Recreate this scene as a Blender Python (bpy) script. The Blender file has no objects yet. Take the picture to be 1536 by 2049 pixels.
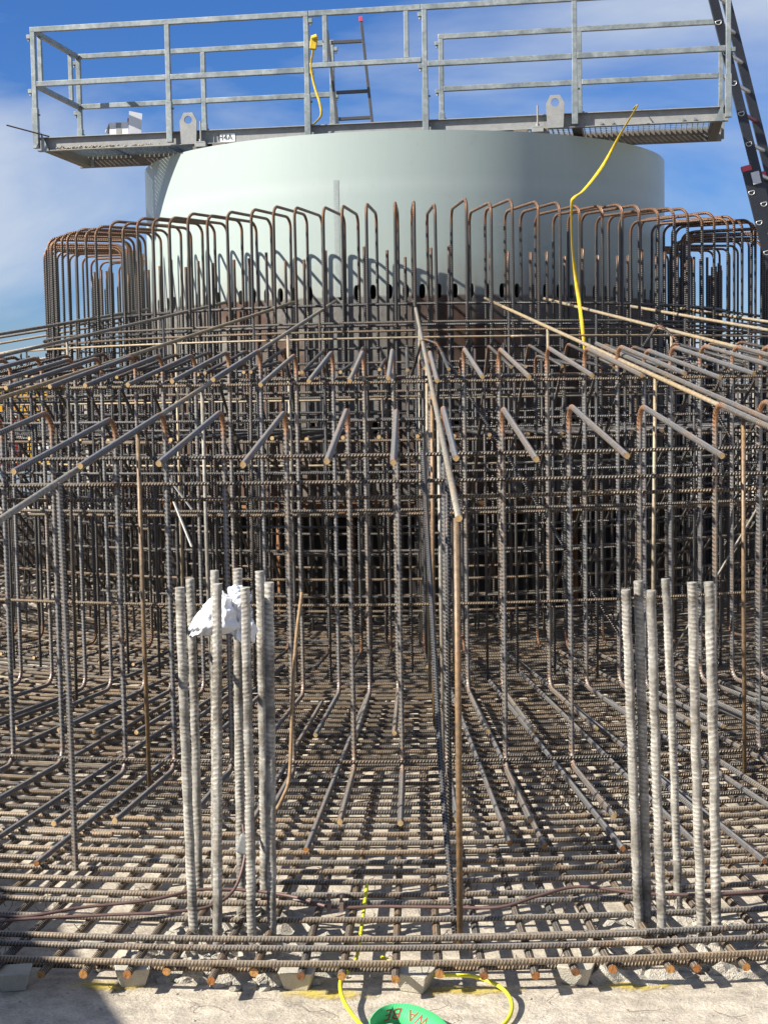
import bpy, bmesh, math, random
import numpy as np
from mathutils import Vector, Matrix
rnd = random.Random(7)
R_ = math.radians
sc = bpy.context.scene
col = sc.collection

# ------------------------------------------------------------------ camera
AX = 13.1                      # distance from the camera to the tower axis
cam_d = bpy.data.cameras.new('camera')
cam = bpy.data.objects.new('camera', cam_d)
col.objects.link(cam)
cam_d.sensor_fit = 'HORIZONTAL'
cam_d.sensor_width = 36.0
cam_d.lens = 3078.0 / 1536.0 * 36.0
cam_d.clip_end = 5000
PITCH, ROLL, YAW = R_(4.5), R_(1.0), R_(-0.95)
f = Vector((math.sin(YAW) * math.cos(PITCH), math.cos(YAW) * math.cos(PITCH), -math.sin(PITCH)))
r0 = Vector((math.cos(YAW), -math.sin(YAW), 0))
u0 = r0.cross(f)
rr = r0 * math.cos(ROLL) - u0 * math.sin(ROLL)
uu = u0 * math.cos(ROLL) + r0 * math.sin(ROLL)
m = Matrix((rr, uu, -f)).transposed().to_4x4()
m.translation = Vector((0, -AX, 1.65))
cam.matrix_world = m
sc.camera = cam

# ------------------------------------------------------------------ world, sun, exposure
SUN_EL, SUN_AZ = R_(36), R_(66)        # azimuth: degrees to the left of straight behind the camera
sdir = Vector((-math.sin(SUN_AZ) * math.cos(SUN_EL), -math.cos(SUN_AZ) * math.cos(SUN_EL), math.sin(SUN_EL)))
w = bpy.data.worlds.new('World')
sc.world = w
w.use_nodes = True
nt = w.node_tree
nt.nodes.clear()
N = nt.nodes.new
Lk = nt.links.new
out = N('ShaderNodeOutputWorld')
bg = N('ShaderNodeBackground')
bg.inputs['Strength'].default_value = 0.05
sky = N('ShaderNodeTexSky')
sky.sky_type = 'NISHITA'
sky.sun_disc = False
sky.sun_elevation = SUN_EL
sky.sun_rotation = math.atan2(sdir.x, sdir.y)
sky.air_density = 1.0
sky.dust_density = 0.25
sky.ozone_density = 6.0
hsv = N('ShaderNodeHueSaturation')
hsv.inputs['Saturation'].default_value = 1.15
hsv.inputs['Value'].default_value = 0.95
Lk(sky.outputs[0], hsv.inputs['Color'])
tc = N('ShaderNodeTexCoord')
sep = N('ShaderNodeSeparateXYZ')
Lk(tc.outputs['Generated'], sep.inputs[0])
def wm(op, a, b=None, c=None):
    n = N('ShaderNodeMath'); n.operation = op
    for i, v in enumerate((a, b, c)):
        if v is None: continue
        if isinstance(v, (int, float)): n.inputs[i].default_value = v
        else: Lk(v, n.inputs[i])
    return n.outputs[0]
den = wm('ADD', wm('MAXIMUM', sep.outputs[2], 0.0), 0.55)
comb = N('ShaderNodeCombineXYZ')
Lk(wm('DIVIDE', sep.outputs[0], den), comb.inputs[0])
Lk(wm('DIVIDE', sep.outputs[1], den), comb.inputs[1])
mp = N('ShaderNodeMapping')
mp.inputs['Location'].default_value = (8.0, 0.6, 0)
mp.inputs['Scale'].default_value = (1.3, 2.4, 1)
Lk(comb.outputs[0], mp.inputs['Vector'])
n1 = N('ShaderNodeTexNoise')
n1.inputs['Scale'].default_value = 1.6
n1.inputs['Detail'].default_value = 8
n1.inputs['Roughness'].default_value = 0.52
n1.inputs['Distortion'].default_value = 0.5
Lk(mp.outputs[0], n1.inputs['Vector'])
cr = N('ShaderNodeValToRGB')
cr.color_ramp.elements[0].position = 0.40
cr.color_ramp.elements[0].color = (0, 0, 0, 1)
cr.color_ramp.elements[1].position = 0.64
cr.color_ramp.elements[1].color = (0.85, 0.85, 0.85, 1)
Lk(n1.outputs[0], cr.inputs[0])
mx = N('ShaderNodeMixRGB')
Lk(cr.outputs[0], mx.inputs['Fac'])
tint = N('ShaderNodeMixRGB'); tint.blend_type = 'MULTIPLY'; tint.inputs['Fac'].default_value = 1.0
tint.inputs['Color2'].default_value = (0.78, 0.91, 1.25, 1)
Lk(hsv.outputs[0], tint.inputs['Color1'])
Lk(tint.outputs[0], mx.inputs['Color1'])
mx.inputs['Color2'].default_value = (5.8, 6.6, 7.9, 1)
Lk(mx.outputs[0], bg.inputs['Color'])
Lk(bg.outputs[0], out.inputs[0])

sun_d = bpy.data.lights.new('sun', 'SUN')
sun_d.energy = 5.0
sun_d.angle = R_(0.5)
sun_d.color = (1.0, 0.955, 0.88)
sun = bpy.data.objects.new('sun', sun_d)
col.objects.link(sun)
sun.rotation_euler = sdir.to_track_quat('Z', 'Y').to_euler()
vs = sc.view_settings
vs.view_transform = 'Standard'
vs.look = 'None'
vs.gamma = 1
vs.exposure = 1.02
vs.use_curve_mapping = False
sc.cycles.max_bounces = 4
sc.cycles.diffuse_bounces = 2
sc.cycles.glossy_bounces = 2

# ------------------------------------------------------------------ materials
class MT:
    """small helper around a principled node tree"""
    def __init__(self, name):
        self.m = bpy.data.materials.new(name); self.m.use_nodes = True
        self.t = self.m.node_tree; self.b = self.t.nodes['Principled BSDF']
    def n(self, kind, **kw):
        x = self.t.nodes.new(kind)
        for k, v in kw.items():
            if k in x.inputs: self.set(x.inputs[k], v)
            else: setattr(x, k, v)
        return x
    def set(self, sock, v):
        if isinstance(v, bpy.types.NodeSocket): self.t.links.new(v, sock)
        elif isinstance(v, tuple) and len(v) == 3 and sock.type == 'RGBA': sock.default_value = (*v, 1)
        else: sock.default_value = v
    def math(self, op, *a, clamp=False):
        x = self.t.nodes.new('ShaderNodeMath'); x.operation = op; x.use_clamp = clamp
        for i, v in enumerate(a): self.set(x.inputs[i], v)
        return x.outputs[0]
    def mix(self, fac, a, b, blend='MIX'):
        x = self.t.nodes.new('ShaderNodeMixRGB'); x.blend_type = blend
        self.set(x.inputs[0], fac); self.set(x.inputs[1], a); self.set(x.inputs[2], b)
        return x.outputs[0]
    def noise(self, scale, detail=4, rough=0.55, vec=None, dist=0.0):
        x = self.n('ShaderNodeTexNoise')
        x.inputs['Scale'].default_value = scale; x.inputs['Detail'].default_value = detail
        x.inputs['Roughness'].default_value = rough; x.inputs['Distortion'].default_value = dist
        if vec is not None: self.set(x.inputs['Vector'], vec)
        return x.outputs[0]
    def ramp(self, fac, *stops):
        x = self.t.nodes.new('ShaderNodeValToRGB'); self.set(x.inputs[0], fac)
        e = x.color_ramp.elements
        while len(e) < len(stops): e.new(0.5)
        for i, (p, c) in enumerate(stops):
            e[i].position = p; e[i].color = (*c, 1) if isinstance(c, tuple) else (c, c, c, 1)
        return x.outputs[0]
    def coord(self, which='Object'):
        return self.t.nodes.new('ShaderNodeTexCoord').outputs[which]
    def bump(self, h, dist, strength=1.0):
        x = self.t.nodes.new('ShaderNodeBump'); self.set(x.inputs['Height'], h)
        x.inputs['Distance'].default_value = dist; x.inputs['Strength'].default_value = strength
        self.set(self.b.inputs['Normal'], x.outputs[0])
    def fin(self, color=None, rough=None, metal=None):
        if color is not None: self.set(self.b.inputs['Base Color'], color)
        if rough is not None: self.set(self.b.inputs['Roughness'], rough)
        if metal is not None: self.set(self.b.inputs['Metallic'], metal)
        return self.m

def m_rebar(name, steel, tan, rust, bias, ribs=True, rough=0.5, metal=0.25, spread=0.5, crest=0.5, valley=0.45):
    k = MT(name)
    oi = k.n('ShaderNodeObjectInfo')
    ob = k.coord('Object')
    off = k.n('ShaderNodeVectorMath', operation='ADD')
    k.set(off.inputs[0], ob)
    cx = k.n('ShaderNodeCombineXYZ'); k.set(cx.inputs[0], k.math('MULTIPLY', oi.outputs['Random'], 37.0))
    k.set(off.inputs[1], cx.outputs[0])
    nz = k.noise(2.6, 4, 0.65, off.outputs[0])
    nf = k.noise(70, 2, 0.6, off.outputs[0])
    at = k.n('ShaderNodeAttribute'); at.attribute_name = 'rust'
    g = k.math('ADD', k.math('MULTIPLY', oi.outputs['Random'], spread), k.math('MULTIPLY', nz, 1.1))
    fac = k.math('SUBTRACT', k.math('ADD', g, k.math('MULTIPLY', nf, 0.25)), 0.95 - bias)
    tanf = k.math('MULTIPLY', fac, 1.9, clamp=True)
    c = k.mix(tanf, steel, tan)
    rf = k.math('MULTIPLY', k.math('SUBTRACT', k.math('ADD', k.math('MULTIPLY', nf, 0.5), k.math('MULTIPLY', nz, 0.5)), 0.53), 5.0, clamp=True)
    c = k.mix(k.math('MULTIPLY', rf, 0.7), c, rust)
    ra = k.math('MULTIPLY', at.outputs['Fac'], k.math('ADD', 0.45, nz), clamp=True)
    c = k.mix(ra, c, rust)
    c = k.mix(1.0, c, k.ramp(nf, (0.3, 0.6), (0.68, 1.2)), 'MULTIPLY')
    if ribs:
        uv = k.n('ShaderNodeUVMap'); uv.uv_map = 'UVMap'
        s = k.n('ShaderNodeSeparateXYZ'); k.set(s.inputs[0], uv.outputs[0])
        v2 = k.math('FRACT', k.math('MULTIPLY', s.outputs[1], 2.0))
        ph = k.math('ADD', s.outputs[0], k.math('MULTIPLY', v2, 0.85))
        wv = k.math('COSINE', k.math('MULTIPLY', ph, 6.28318))
        cres = k.math('SINE', k.math('MULTIPLY', v2, 3.14159))
        h = k.math('MULTIPLY', k.math('POWER', k.math('MAXIMUM', wv, 0.0), 1.6), k.math('POWER', cres, 0.4))
        lon = k.math('MULTIPLY', k.math('SUBTRACT', 1.0, k.math('MULTIPLY', cres, 4.5), clamp=True), 0.8)
        hh = k.math('MAXIMUM', h, lon)
        k.bump(hh, 0.0035, 1.0)
    else:
        ar = k.n('ShaderNodeAttribute'); ar.attribute_name = 'rib'
        hh = ar.outputs['Fac']
    # mill scale and rubbed crests, contrast deepened to paint in rib light and shade
    c = k.mix(1.0, c, k.ramp(hh, (0.05, valley), (0.55, 1.0)), 'MULTIPLY')
    c = k.mix(k.math('MULTIPLY', hh, crest), c, k.mix(0.5, (0.46, 0.44, 0.41), c))
    return k.fin(c, rough, metal)

M = {}
M['bar'] = m_rebar('rebar_grey', (0.105, 0.104, 0.104), (0.20, 0.135, 0.075), (0.40, 0.15, 0.028), 0.02, crest=0.9, valley=0.22, metal=0.5, rough=0.42)
M['mat_bar'] = m_rebar('rebar_tan', (0.13, 0.11, 0.083), (0.31, 0.195, 0.083), (0.36, 0.14, 0.025), 0.32, crest=0.9, valley=0.26, metal=0.3)
M['near_bar'] = m_rebar('rebar_near', (0.17, 0.166, 0.16), (0.30, 0.215, 0.12), (0.46, 0.175, 0.033), 0.04, ribs=False, crest=1.0, valley=0.26, metal=0.35, rough=0.45)
M['near_mat'] = m_rebar('rebar_near_tan', (0.18, 0.155, 0.12), (0.36, 0.235, 0.105), (0.40, 0.155, 0.028), 0.30, ribs=False, crest=1.0, valley=0.28, metal=0.3)
M['rail_bar'] = m_rebar('plain_bar', (0.24, 0.22, 0.18), (0.36, 0.27, 0.15), (0.28, 0.15, 0.06), 0.2, ribs=False, crest=0.0, valley=1.0, rough=0.55, metal=0.15)
M['rust_post'] = m_rebar('rusty_post', (0.17, 0.115, 0.065), (0.24, 0.145, 0.065), (0.24, 0.10, 0.03), 0.4, ribs=False, crest=0.0, valley=1.0, metal=0.1)
M['stick'] = m_rebar('stick', (0.26, 0.17, 0.09), (0.31, 0.20, 0.10), (0.33, 0.16, 0.06), 0.3, ribs=False, crest=0.0, valley=1.0, metal=0.0, rough=0.7)

def m_simple(name, c, rough=0.5, metal=0.0, var=0.25, scale=12, bump=0.0):
    k = MT(name)
    n = k.noise(scale, 5, 0.6, k.coord('Object'))
    n2 = k.noise(scale * 7, 3, 0.6, k.coord('Object'))
    q = k.math('MULTIPLY', k.math('ADD', n, n2), 0.5)
    cc = k.mix(1.0, c, k.ramp(q, (0.3, 1 - var), (0.7, 1 + var * 0.5)), 'MULTIPLY')
    if bump: k.bump(n2, bump)
    return k.fin(cc, rough, metal)

def m_cut():
    k = MT('rusty_cut_end'); oi = k.n('ShaderNodeObjectInfo'); ob = k.coord('Object')
    n = k.noise(130, 4, 0.7, ob)
    c = k.ramp(oi.outputs['Random'], (0.0, (0.16, 0.065, 0.025)), (0.45, (0.40, 0.15, 0.035)), (1.0, (0.52, 0.27, 0.08)))
    c = k.mix(1.0, c, k.ramp(n, (0.3, 0.45), (0.7, 1.25)), 'MULTIPLY')
    k.bump(n, 0.004, 1.0)
    return k.fin(c, 0.85)
M['cut_end'] = m_cut()
M['cut_end_pale'] = m_simple('pale_cut_end', (0.55, 0.36, 0.16), 0.7, 0.1, 0.5, 60, 0.001)

def m_starter():
    k = MT('cement_coated_rebar')
    oi = k.n('ShaderNodeObjectInfo')
    ob = k.coord('Object')
    a = k.noise(9, 6, 0.65, ob); b = k.noise(70, 4, 0.7, ob)
    base = k.mix(k.ramp(a, (0.40, 0.0), (0.56, 1.0)), (0.20, 0.175, 0.14), (0.44, 0.41, 0.35))
    base = k.mix(1.0, base, k.ramp(b, (0.3, 0.62), (0.68, 1.12)), 'MULTIPLY')
    s = k.n('ShaderNodeSeparateXYZ'); k.set(s.inputs[0], ob)
    low = k.math('MULTIPLY', k.math('SUBTRACT', 0.52, s.outputs[2]), 2.4, clamp=True)
    rp = k.math('MULTIPLY', k.math('SUBTRACT', k.noise(6.5, 3, 0.5, ob), 0.56), 9, clamp=True)
    base = k.mix(k.math('MULTIPLY', rp, low), base, (0.42, 0.17, 0.06))
    ar = k.n('ShaderNodeAttribute'); ar.attribute_name = 'rib'
    base = k.mix(1.0, base, k.ramp(k.math('ADD', ar.outputs['Fac'], k.math('MULTIPLY', a, 0.35)), (0.12, 0.62), (0.6, 1.12)), 'MULTIPLY')
    k.bump(b, 0.002, 0.7)
    return k.fin(base, 0.8, 0.0)
M['starter'] = m_starter()

def m_slab():
    k = MT('blinding_concrete')
    ob = k.coord('Object')
    a = k.noise(1.1, 6, 0.6, ob); b = k.noise(14, 6, 0.65, ob); c = k.noise(110, 4, 0.7, ob)
    d = k.noise(5.5, 5, 0.7, ob, 1.2)
    base = k.mix(k.ramp(a, (0.35, 0.0), (0.65, 1.0)), (0.45, 0.385, 0.295), (0.56, 0.49, 0.385))
    base = k.mix(1.0, base, k.ramp(b, (0.30, 0.60), (0.62, 1.10)), 'MULTIPLY')
    base = k.mix(1.0, base, k.ramp(c, (0.3, 0.70), (0.6, 1.08)), 'MULTIPLY')
    base = k.mix(k.ramp(d, (0.55, 0.0), (0.75, 0.45)), base, (0.36, 0.31, 0.24))
    h = k.math('ADD', k.math('MULTIPLY', b, 0.6), k.math('ADD', k.math('MULTIPLY', c, 0.25), k.math('MULTIPLY', d, 0.5)))
    k.bump(h, 0.02, 0.8)
    return k.fin(base, 0.92)
M['slab'] = m_slab()
M['ground'] = m_simple('gravel_ground', (0.36, 0.31, 0.24), 0.95, 0, 0.45, 3, 0.03)
M['rubble'] = m_simple('broken_concrete', (0.54, 0.49, 0.40), 0.95, 0, 0.35, 30, 0.012)
M['spacer'] = m_simple('spacer_concrete', (0.50, 0.455, 0.36), 0.9, 0, 0.25, 40, 0.004)

def m_paint_mark():
    k = MT('yellow_spray_paint')
    ob = k.coord('Object')
    a = k.noise(22, 6, 0.75, ob, 0.6)
    uv = k.n('ShaderNodeUVMap'); uv.uv_map = 'UVMap'
    s = k.n('ShaderNodeSeparateXYZ'); k.set(s.inputs[0], uv.outputs[0])
    ex = k.math('MULTIPLY', k.math('SUBTRACT', 0.5, k.math('ABSOLUTE', k.math('SUBTRACT', s.outputs[0], 0.5))), 2.6, clamp=True)
    ey = k.math('MULTIPLY', k.math('SUBTRACT', 0.5, k.math('ABSOLUTE', k.math('SUBTRACT', s.outputs[1], 0.5))), 2.4, clamp=True)
    al = k.math('MULTIPLY', k.math('SUBTRACT', k.math('ADD', k.math('MULTIPLY', k.math('MULTIPLY', ex, ey), 0.5), k.math('ADD', k.math('MULTIPLY', a, 0.9), k.math('MULTIPLY', k.noise(90, 3, 0.7, ob), 0.5))), 0.93), 2.8, clamp=True)
    k.set(k.b.inputs['Alpha'], k.math('MULTIPLY', al, 0.8))
    return k.fin((0.62, 0.47, 0.08), 0.85)
M['paint_mark'] = m_paint_mark()

def m_tower():
    k = MT('tower_paint')
    ob = k.coord('Object')
    s = k.n('ShaderNodeSeparateXYZ'); k.set(s.inputs[0], ob)
    a = k.noise(3, 5, 0.6, ob)
    mp_ = k.n('ShaderNodeMapping'); k.set(mp_.inputs['Vector'], ob); mp_.inputs['Scale'].default_value = (5, 5, 0.35)
    st = k.noise(4, 5, 0.65, mp_.outputs[0])
    fine = k.noise(40, 5, 0.65, ob)
    paint = k.mix(k.ramp(st, (0.3, 0.0), (0.7, 1.0)), (0.325, 0.380, 0.346), (0.338, 0.393, 0.358))
    zz = k.math('ADD', s.outputs[2], k.math('MULTIPLY', k.math('SUBTRACT', a, 0.5), 0.35))
    band = k.math('SUBTRACT', 1.0, k.math('MULTIPLY', k.math('ABSOLUTE', k.math('SUBTRACT', k.math('ADD', s.outputs[2], k.math('MULTIPLY', k.math('SUBTRACT', a, 0.5), 0.04)), 3.10)), 14.0), clamp=True)
    paint = k.mix(k.math('MULTIPLY', band, 0.22), paint, (0.46, 0.50, 0.475))
    sm2 = k.math('MULTIPLY', k.math('SUBTRACT', k.noise(7, 6, 0.7, ob, 0.8), 0.60), 5.0, clamp=True)
    paint = k.mix(k.math('MULTIPLY', sm2, 0.38), paint, (0.26, 0.25, 0.21))
    drip = k.math('MULTIPLY', k.math('SUBTRACT', st, 0.60), 5.0, clamp=True)
    paint = k.mix(k.math('MULTIPLY', drip, 0.28), paint, (0.25, 0.25, 0.22))
    dirt = k.math('MULTIPLY', k.math('SUBTRACT', 2.62, zz), 3.0, clamp=True)
    dirt = k.math('MULTIPLY', dirt, k.ramp(st, (0.35, 0.25), (0.65, 0.9)), clamp=True)
    c = k.mix(dirt, paint, (0.24, 0.205, 0.165))
    prim = k.mix(k.ramp(k.noise(1.3, 3, 0.5, ob), (0.42, 0.0), (0.58, 1.0)), (0.16, 0.15, 0.13), (0.085, 0.042, 0.024))
    prim = k.mix(1.0, prim, k.ramp(fine, (0.3, 0.6), (0.7, 1.15)), 'MULTIPLY')
    low = k.math('MULTIPLY', k.math('SUBTRACT', 2.33, s.outputs[2]), 60, clamp=True)
    c = k.mix(low, c, prim)
    k.set(k.b.inputs['Roughness'], k.math('ADD', 0.42, k.math('MULTIPLY', low, 0.4)))
    k.set(k.b.inputs['Coat Weight'], 0.12); k.set(k.b.inputs['Coat Roughness'], 0.25)
    return k.fin(c)
M['tower'] = m_tower()
M['seam'] = m_simple('seam_sealant', (0.40, 0.45, 0.425), 0.6, 0, 0.25, 60, 0.01)
M['shade_black'] = m_simple('interior_shade_black', (0.018, 0.016, 0.015), 0.8, 0, 0.3, 10)  # black standing in for interior darkness, on the added disc and skirt
M['rust_steel'] = m_simple('rusty_plate', (0.25, 0.115, 0.05), 0.85, 0.1, 0.5, 14, 0.003)

def m_galv():
    k = MT('galvanised_steel')
    ob = k.coord('Object')
    v = k.n('ShaderNodeTexVoronoi'); v.inputs['Scale'].default_value = 42; k.set(v.inputs['Vector'], ob)
    n = k.noise(8, 5, 0.6, ob)
    c = k.mix(k.ramp(n, (0.35, 0.0), (0.65, 1.0)), (0.19, 0.215, 0.21), (0.29, 0.315, 0.305))
    sp = k.n('ShaderNodeSeparateXYZ'); k.set(sp.inputs[0], v.outputs['Color'])
    c = k.mix(1.0, c, k.ramp(sp.outputs[0], (0.0, 0.86), (1.0, 1.12)), 'MULTIPLY')
    return k.fin(c, k.math('ADD', 0.36, k.math('MULTIPLY', n, 0.25)), 0.45)
M['galv'] = m_galv()
M['plate'] = m_simple('dull_steel_plate', (0.28, 0.28, 0.265), 0.6, 0.2, 0.3, 20)
M['dark_steel'] = m_simple('dark_brown_steel', (0.15, 0.125, 0.10), 0.6, 0.1, 0.3, 20)
M['white'] = m_simple('white_print', (0.72, 0.72, 0.70), 0.6, 0, 0.1)
M['black'] = m_simple('black_print', (0.03, 0.03, 0.03), 0.6, 0, 0.1)
M['ladder_black'] = m_simple('black_stile', (0.035, 0.037, 0.042), 0.35, 0.3, 0.3, 8)
M['alu'] = m_simple('bare_aluminium', (0.62, 0.61, 0.58), 0.4, 0.5, 0.2, 30)
M['red_cap'] = m_simple('red_plastic', (0.62, 0.07, 0.10), 0.5, 0, 0.2)
M['dark_red'] = m_simple('dark_red_rung', (0.20, 0.03, 0.035), 0.5, 0.1, 0.2)
M['grey_tube'] = m_simple('dark_grey_tube', (0.10, 0.10, 0.10), 0.5, 0.3, 0.3)
M['yellow_strap'] = m_simple('yellow_webbing', (0.66, 0.45, 0.02), 0.7, 0, 0.5, 25)
M['cable_yg'] = m_simple('yellow_cable', (0.68, 0.62, 0.03), 0.5, 0, 0.15, 20)
M['cable_copper'] = m_simple('copper_cable', (0.16, 0.095, 0.08), 0.55, 0.3, 0.3, 30)
M['clamp'] = m_simple('clamp_brass', (0.30, 0.22, 0.17), 0.55, 0.5, 0.4, 60)
M['wire'] = m_simple('tie_wire', (0.09, 0.05, 0.035), 0.7, 0.2, 0.4, 30)
M['card_white'] = m_simple('white_cardboard', (0.70, 0.70, 0.70), 0.8, 0, 0.06, 30)
M['card_brown'] = m_simple('brown_cardboard', (0.34, 0.20, 0.11), 0.85, 0, 0.1, 30)
M['wood'] = m_simple('white_lath', (0.72, 0.70, 0.64), 0.8, 0, 0.15, 40)
M['ochre'] = m_simple('orange_plastic', (0.55, 0.24, 0.06), 0.6, 0, 0.3, 30)
M['tyre'] = m_simple('rubber', (0.03, 0.03, 0.03), 0.85)
M['glass'] = m_simple('dark_glass', (0.03, 0.04, 0.05), 0.12)
M['m_yellow'] = m_simple('machine_yellow', (0.72, 0.40, 0.02), 0.45, 0, 0.2, 4)
M['m_red'] = m_simple('machine_red', (0.50, 0.03, 0.06), 0.45, 0, 0.2, 4)
M['m_grey'] = m_simple('machine_grey', (0.25, 0.30, 0.34), 0.5, 0, 0.2, 4)
M['shade_block_blue'] = m_simple('shade_block_paint', (0.12, 0.20, 0.30), 0.55, 0, 0.2, 3)
M['spill'] = m_simple('dried_mortar', (0.42, 0.36, 0.28), 0.95, 0, 0.4, 40, 0.01)

def m_bag():
    k = MT('white_plastic_film')
    k.set(k.b.inputs['Transmission Weight'], 0.0)
    k.set(k.b.inputs['Subsurface Weight'], 0.0)
    c = k.mix(k.noise(20, 3, 0.5, k.coord('Object')), (0.80, 0.80, 0.81), (0.88, 0.88, 0.88))
    vv = k.n('ShaderNodeTexVoronoi'); vv.feature = 'DISTANCE_TO_EDGE'; vv.inputs['Scale'].default_value = 26
    nd = k.n('ShaderNodeVectorMath', operation='ADD'); k.set(nd.inputs[0], k.coord('Object'))
    nn_ = k.n('ShaderNodeTexNoise'); nn_.inputs['Scale'].default_value = 14; sc_ = k.n('ShaderNodeVectorMath', operation='SCALE'); k.set(sc_.inputs[0], nn_.outputs['Color']); sc_.inputs['Scale'].default_value = 0.12
    k.set(nd.inputs[1], sc_.outputs[0]); k.set(vv.inputs['Vector'], nd.outputs[0])
    k.bump(k.math('ADD', k.math('MINIMUM', vv.outputs['Distance'], 0.12), k.math('MULTIPLY', nn_.outputs[0], 0.25)), 0.008, 0.6)
    return k.fin(c, 0.38)
M['bag'] = m_bag()

def m_sling():
    k = MT('green_webbing')
    uv = k.n('ShaderNodeUVMap'); uv.uv_map = 'UVMap'
    s = k.n('ShaderNodeSeparateXYZ'); k.set(s.inputs[0], uv.outputs[0])
    wv = k.math('SINE', k.math('MULTIPLY', s.outputs[0], 900))
    c = k.mix(k.math('ADD', 0.5, k.math('MULTIPLY', wv, 0.5)), (0.03, 0.42, 0.11), (0.10, 0.56, 0.20))
    return k.fin(c, 0.75)
M['sling'] = m_sling()
M['sling_print'] = m_simple('sling_lettering', (0.30, 0.05, 0.04), 0.8, 0, 0.2, 60)

# ------------------------------------------------------------------ object helpers
def tag(o, label=None, cat=None, group=None, kind=None):
    if label: o['label'] = label
    if cat: o['category'] = cat
    if group: o['group'] = group
    if kind: o['kind'] = kind
    return o
def empty(name, loc=(0, 0, 0), rz=0, **kw):
    o = bpy.data.objects.new(name, None)
    o.empty_display_size = 0.1
    col.objects.link(o); o.location = loc; o.rotation_euler = (0, 0, rz)
    return tag(o, **kw)
def link(name, mesh, parent=None, rz=0, loc=(0, 0, 0), **kw):
    o = bpy.data.objects.new(name, mesh); col.objects.link(o)
    o.parent = parent; o.rotation_euler = (0, 0, rz); o.location = loc
    return tag(o, **kw)

class MB:
    """collects boxes, tubes and sheets into one mesh"""
    def __init__(s): s.v = []; s.f = []; s.sm = []
    def add(s, vs, fs, smooth=False):
        o = len(s.v); s.v += [tuple(p) for p in vs]; s.f += [tuple(i + o for i in q) for q in fs]; s.sm += [smooth] * len(fs)
        return s
    def box(s, c, sz, rot=None):
        x, y, z = (d / 2 for d in sz); c = Vector(c); rot = rot or Matrix.Identity(3)
        P = [c + rot @ Vector((a * x, b * y, d * z)) for a in (-1, 1) for b in (-1, 1) for d in (-1, 1)]
        return s.add(P, [(0, 1, 3, 2), (4, 6, 7, 5), (0, 4, 5, 1), (2, 3, 7, 6), (0, 2, 6, 4), (1, 5, 7, 3)])
    def bar(s, a, b, wd, ht, up=(0, 0, 1)):
        a, b = Vector(a), Vector(b); d = b - a; L = d.length; d = d / L
        up = Vector(up); sx = d.cross(up)
        if sx.length < 1e-4: sx = d.cross(Vector((1, 0, 0)))
        sx.normalize(); uz = sx.cross(d)
        rot = Matrix((d, sx, uz)).transposed()
        return s.box((a + b) / 2, (L, wd, ht), rot)
    def tube(s, path, r, n=8, caps=True):
        V, F, _, _, _ = sweep(path, r, n)
        o = len(V)
        k = len(path)
        s.add([tuple(p) for p in V], [tuple(q) for q in F], True)
        if caps:
            s.add([tuple(p) for p in V[:n]], [tuple(range(n - 1, -1, -1))])
            s.add([tuple(p) for p in V[-n:]], [tuple(range(n))])
        return s
    def build(s, name, mat, parent=None, bevel=0.0, **kw):
        me = bpy.data.meshes.new(name); me.from_pydata(s.v, [], s.f)
        me.polygons.foreach_set('use_smooth', s.sm)
        me.materials.append(M[mat] if isinstance(mat, str) else mat); me.update()
        o = link(name, me, parent, **kw)
        if bevel:
            b = o.modifiers.new('bevel', 'BEVEL'); b.width = bevel; b.segments = 2; b.limit_method = 'ANGLE'
        return o

def fillet(pts, br=0.06, n=6):
    """round the corners of a polyline; returns points and a per-point 'at a bend' value"""
    P = [Vector(p) for p in pts]; out = [P[0]]; fl = [0.0]
    for i in range(1, len(P) - 1):
        a = (P[i - 1] - P[i]); b = (P[i + 1] - P[i]); la, lb = a.length, b.length
        a.normalize(); b.normalize()
        ang = a.angle(b); t = min(br / math.tan(ang / 2), la * 0.45, lb * 0.45); rad = t * math.tan(ang / 2)
        c = P[i] + (a + b).normalized() * (rad / math.sin(ang / 2))
        p0, p1 = P[i] + a * t, P[i] + b * t
        v0, v1 = p0 - c, p1 - c
        tot = v0.angle(v1)
        ax = v0.cross(v1).normalized()
        out.append(p0 + a * min(0.05, la * 0.2)); fl.append(0.0)
        for j in range(n + 1):
            out.append(c + Matrix.Rotation(tot * j / n, 3, ax) @ v0); fl.append(1.0)
        out.append(p1 + b * min(0.05, lb * 0.2)); fl.append(0.0)
    out.append(P[-1]); fl.append(0.0)
    return [tuple(p) for p in out], fl

def resample(path, step, fl=None):
    P = np.array(path, float); d = np.linalg.norm(np.diff(P, axis=0), axis=1); s = np.concatenate([[0], np.cumsum(d)])
    n = max(2, int(s[-1] / step) + 1); q = np.linspace(0, s[-1], n)
    out = np.stack([np.interp(q, s, P[:, i]) for i in range(3)], 1)
    return out, (np.interp(q, s, fl) if fl is not None else None)

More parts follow.
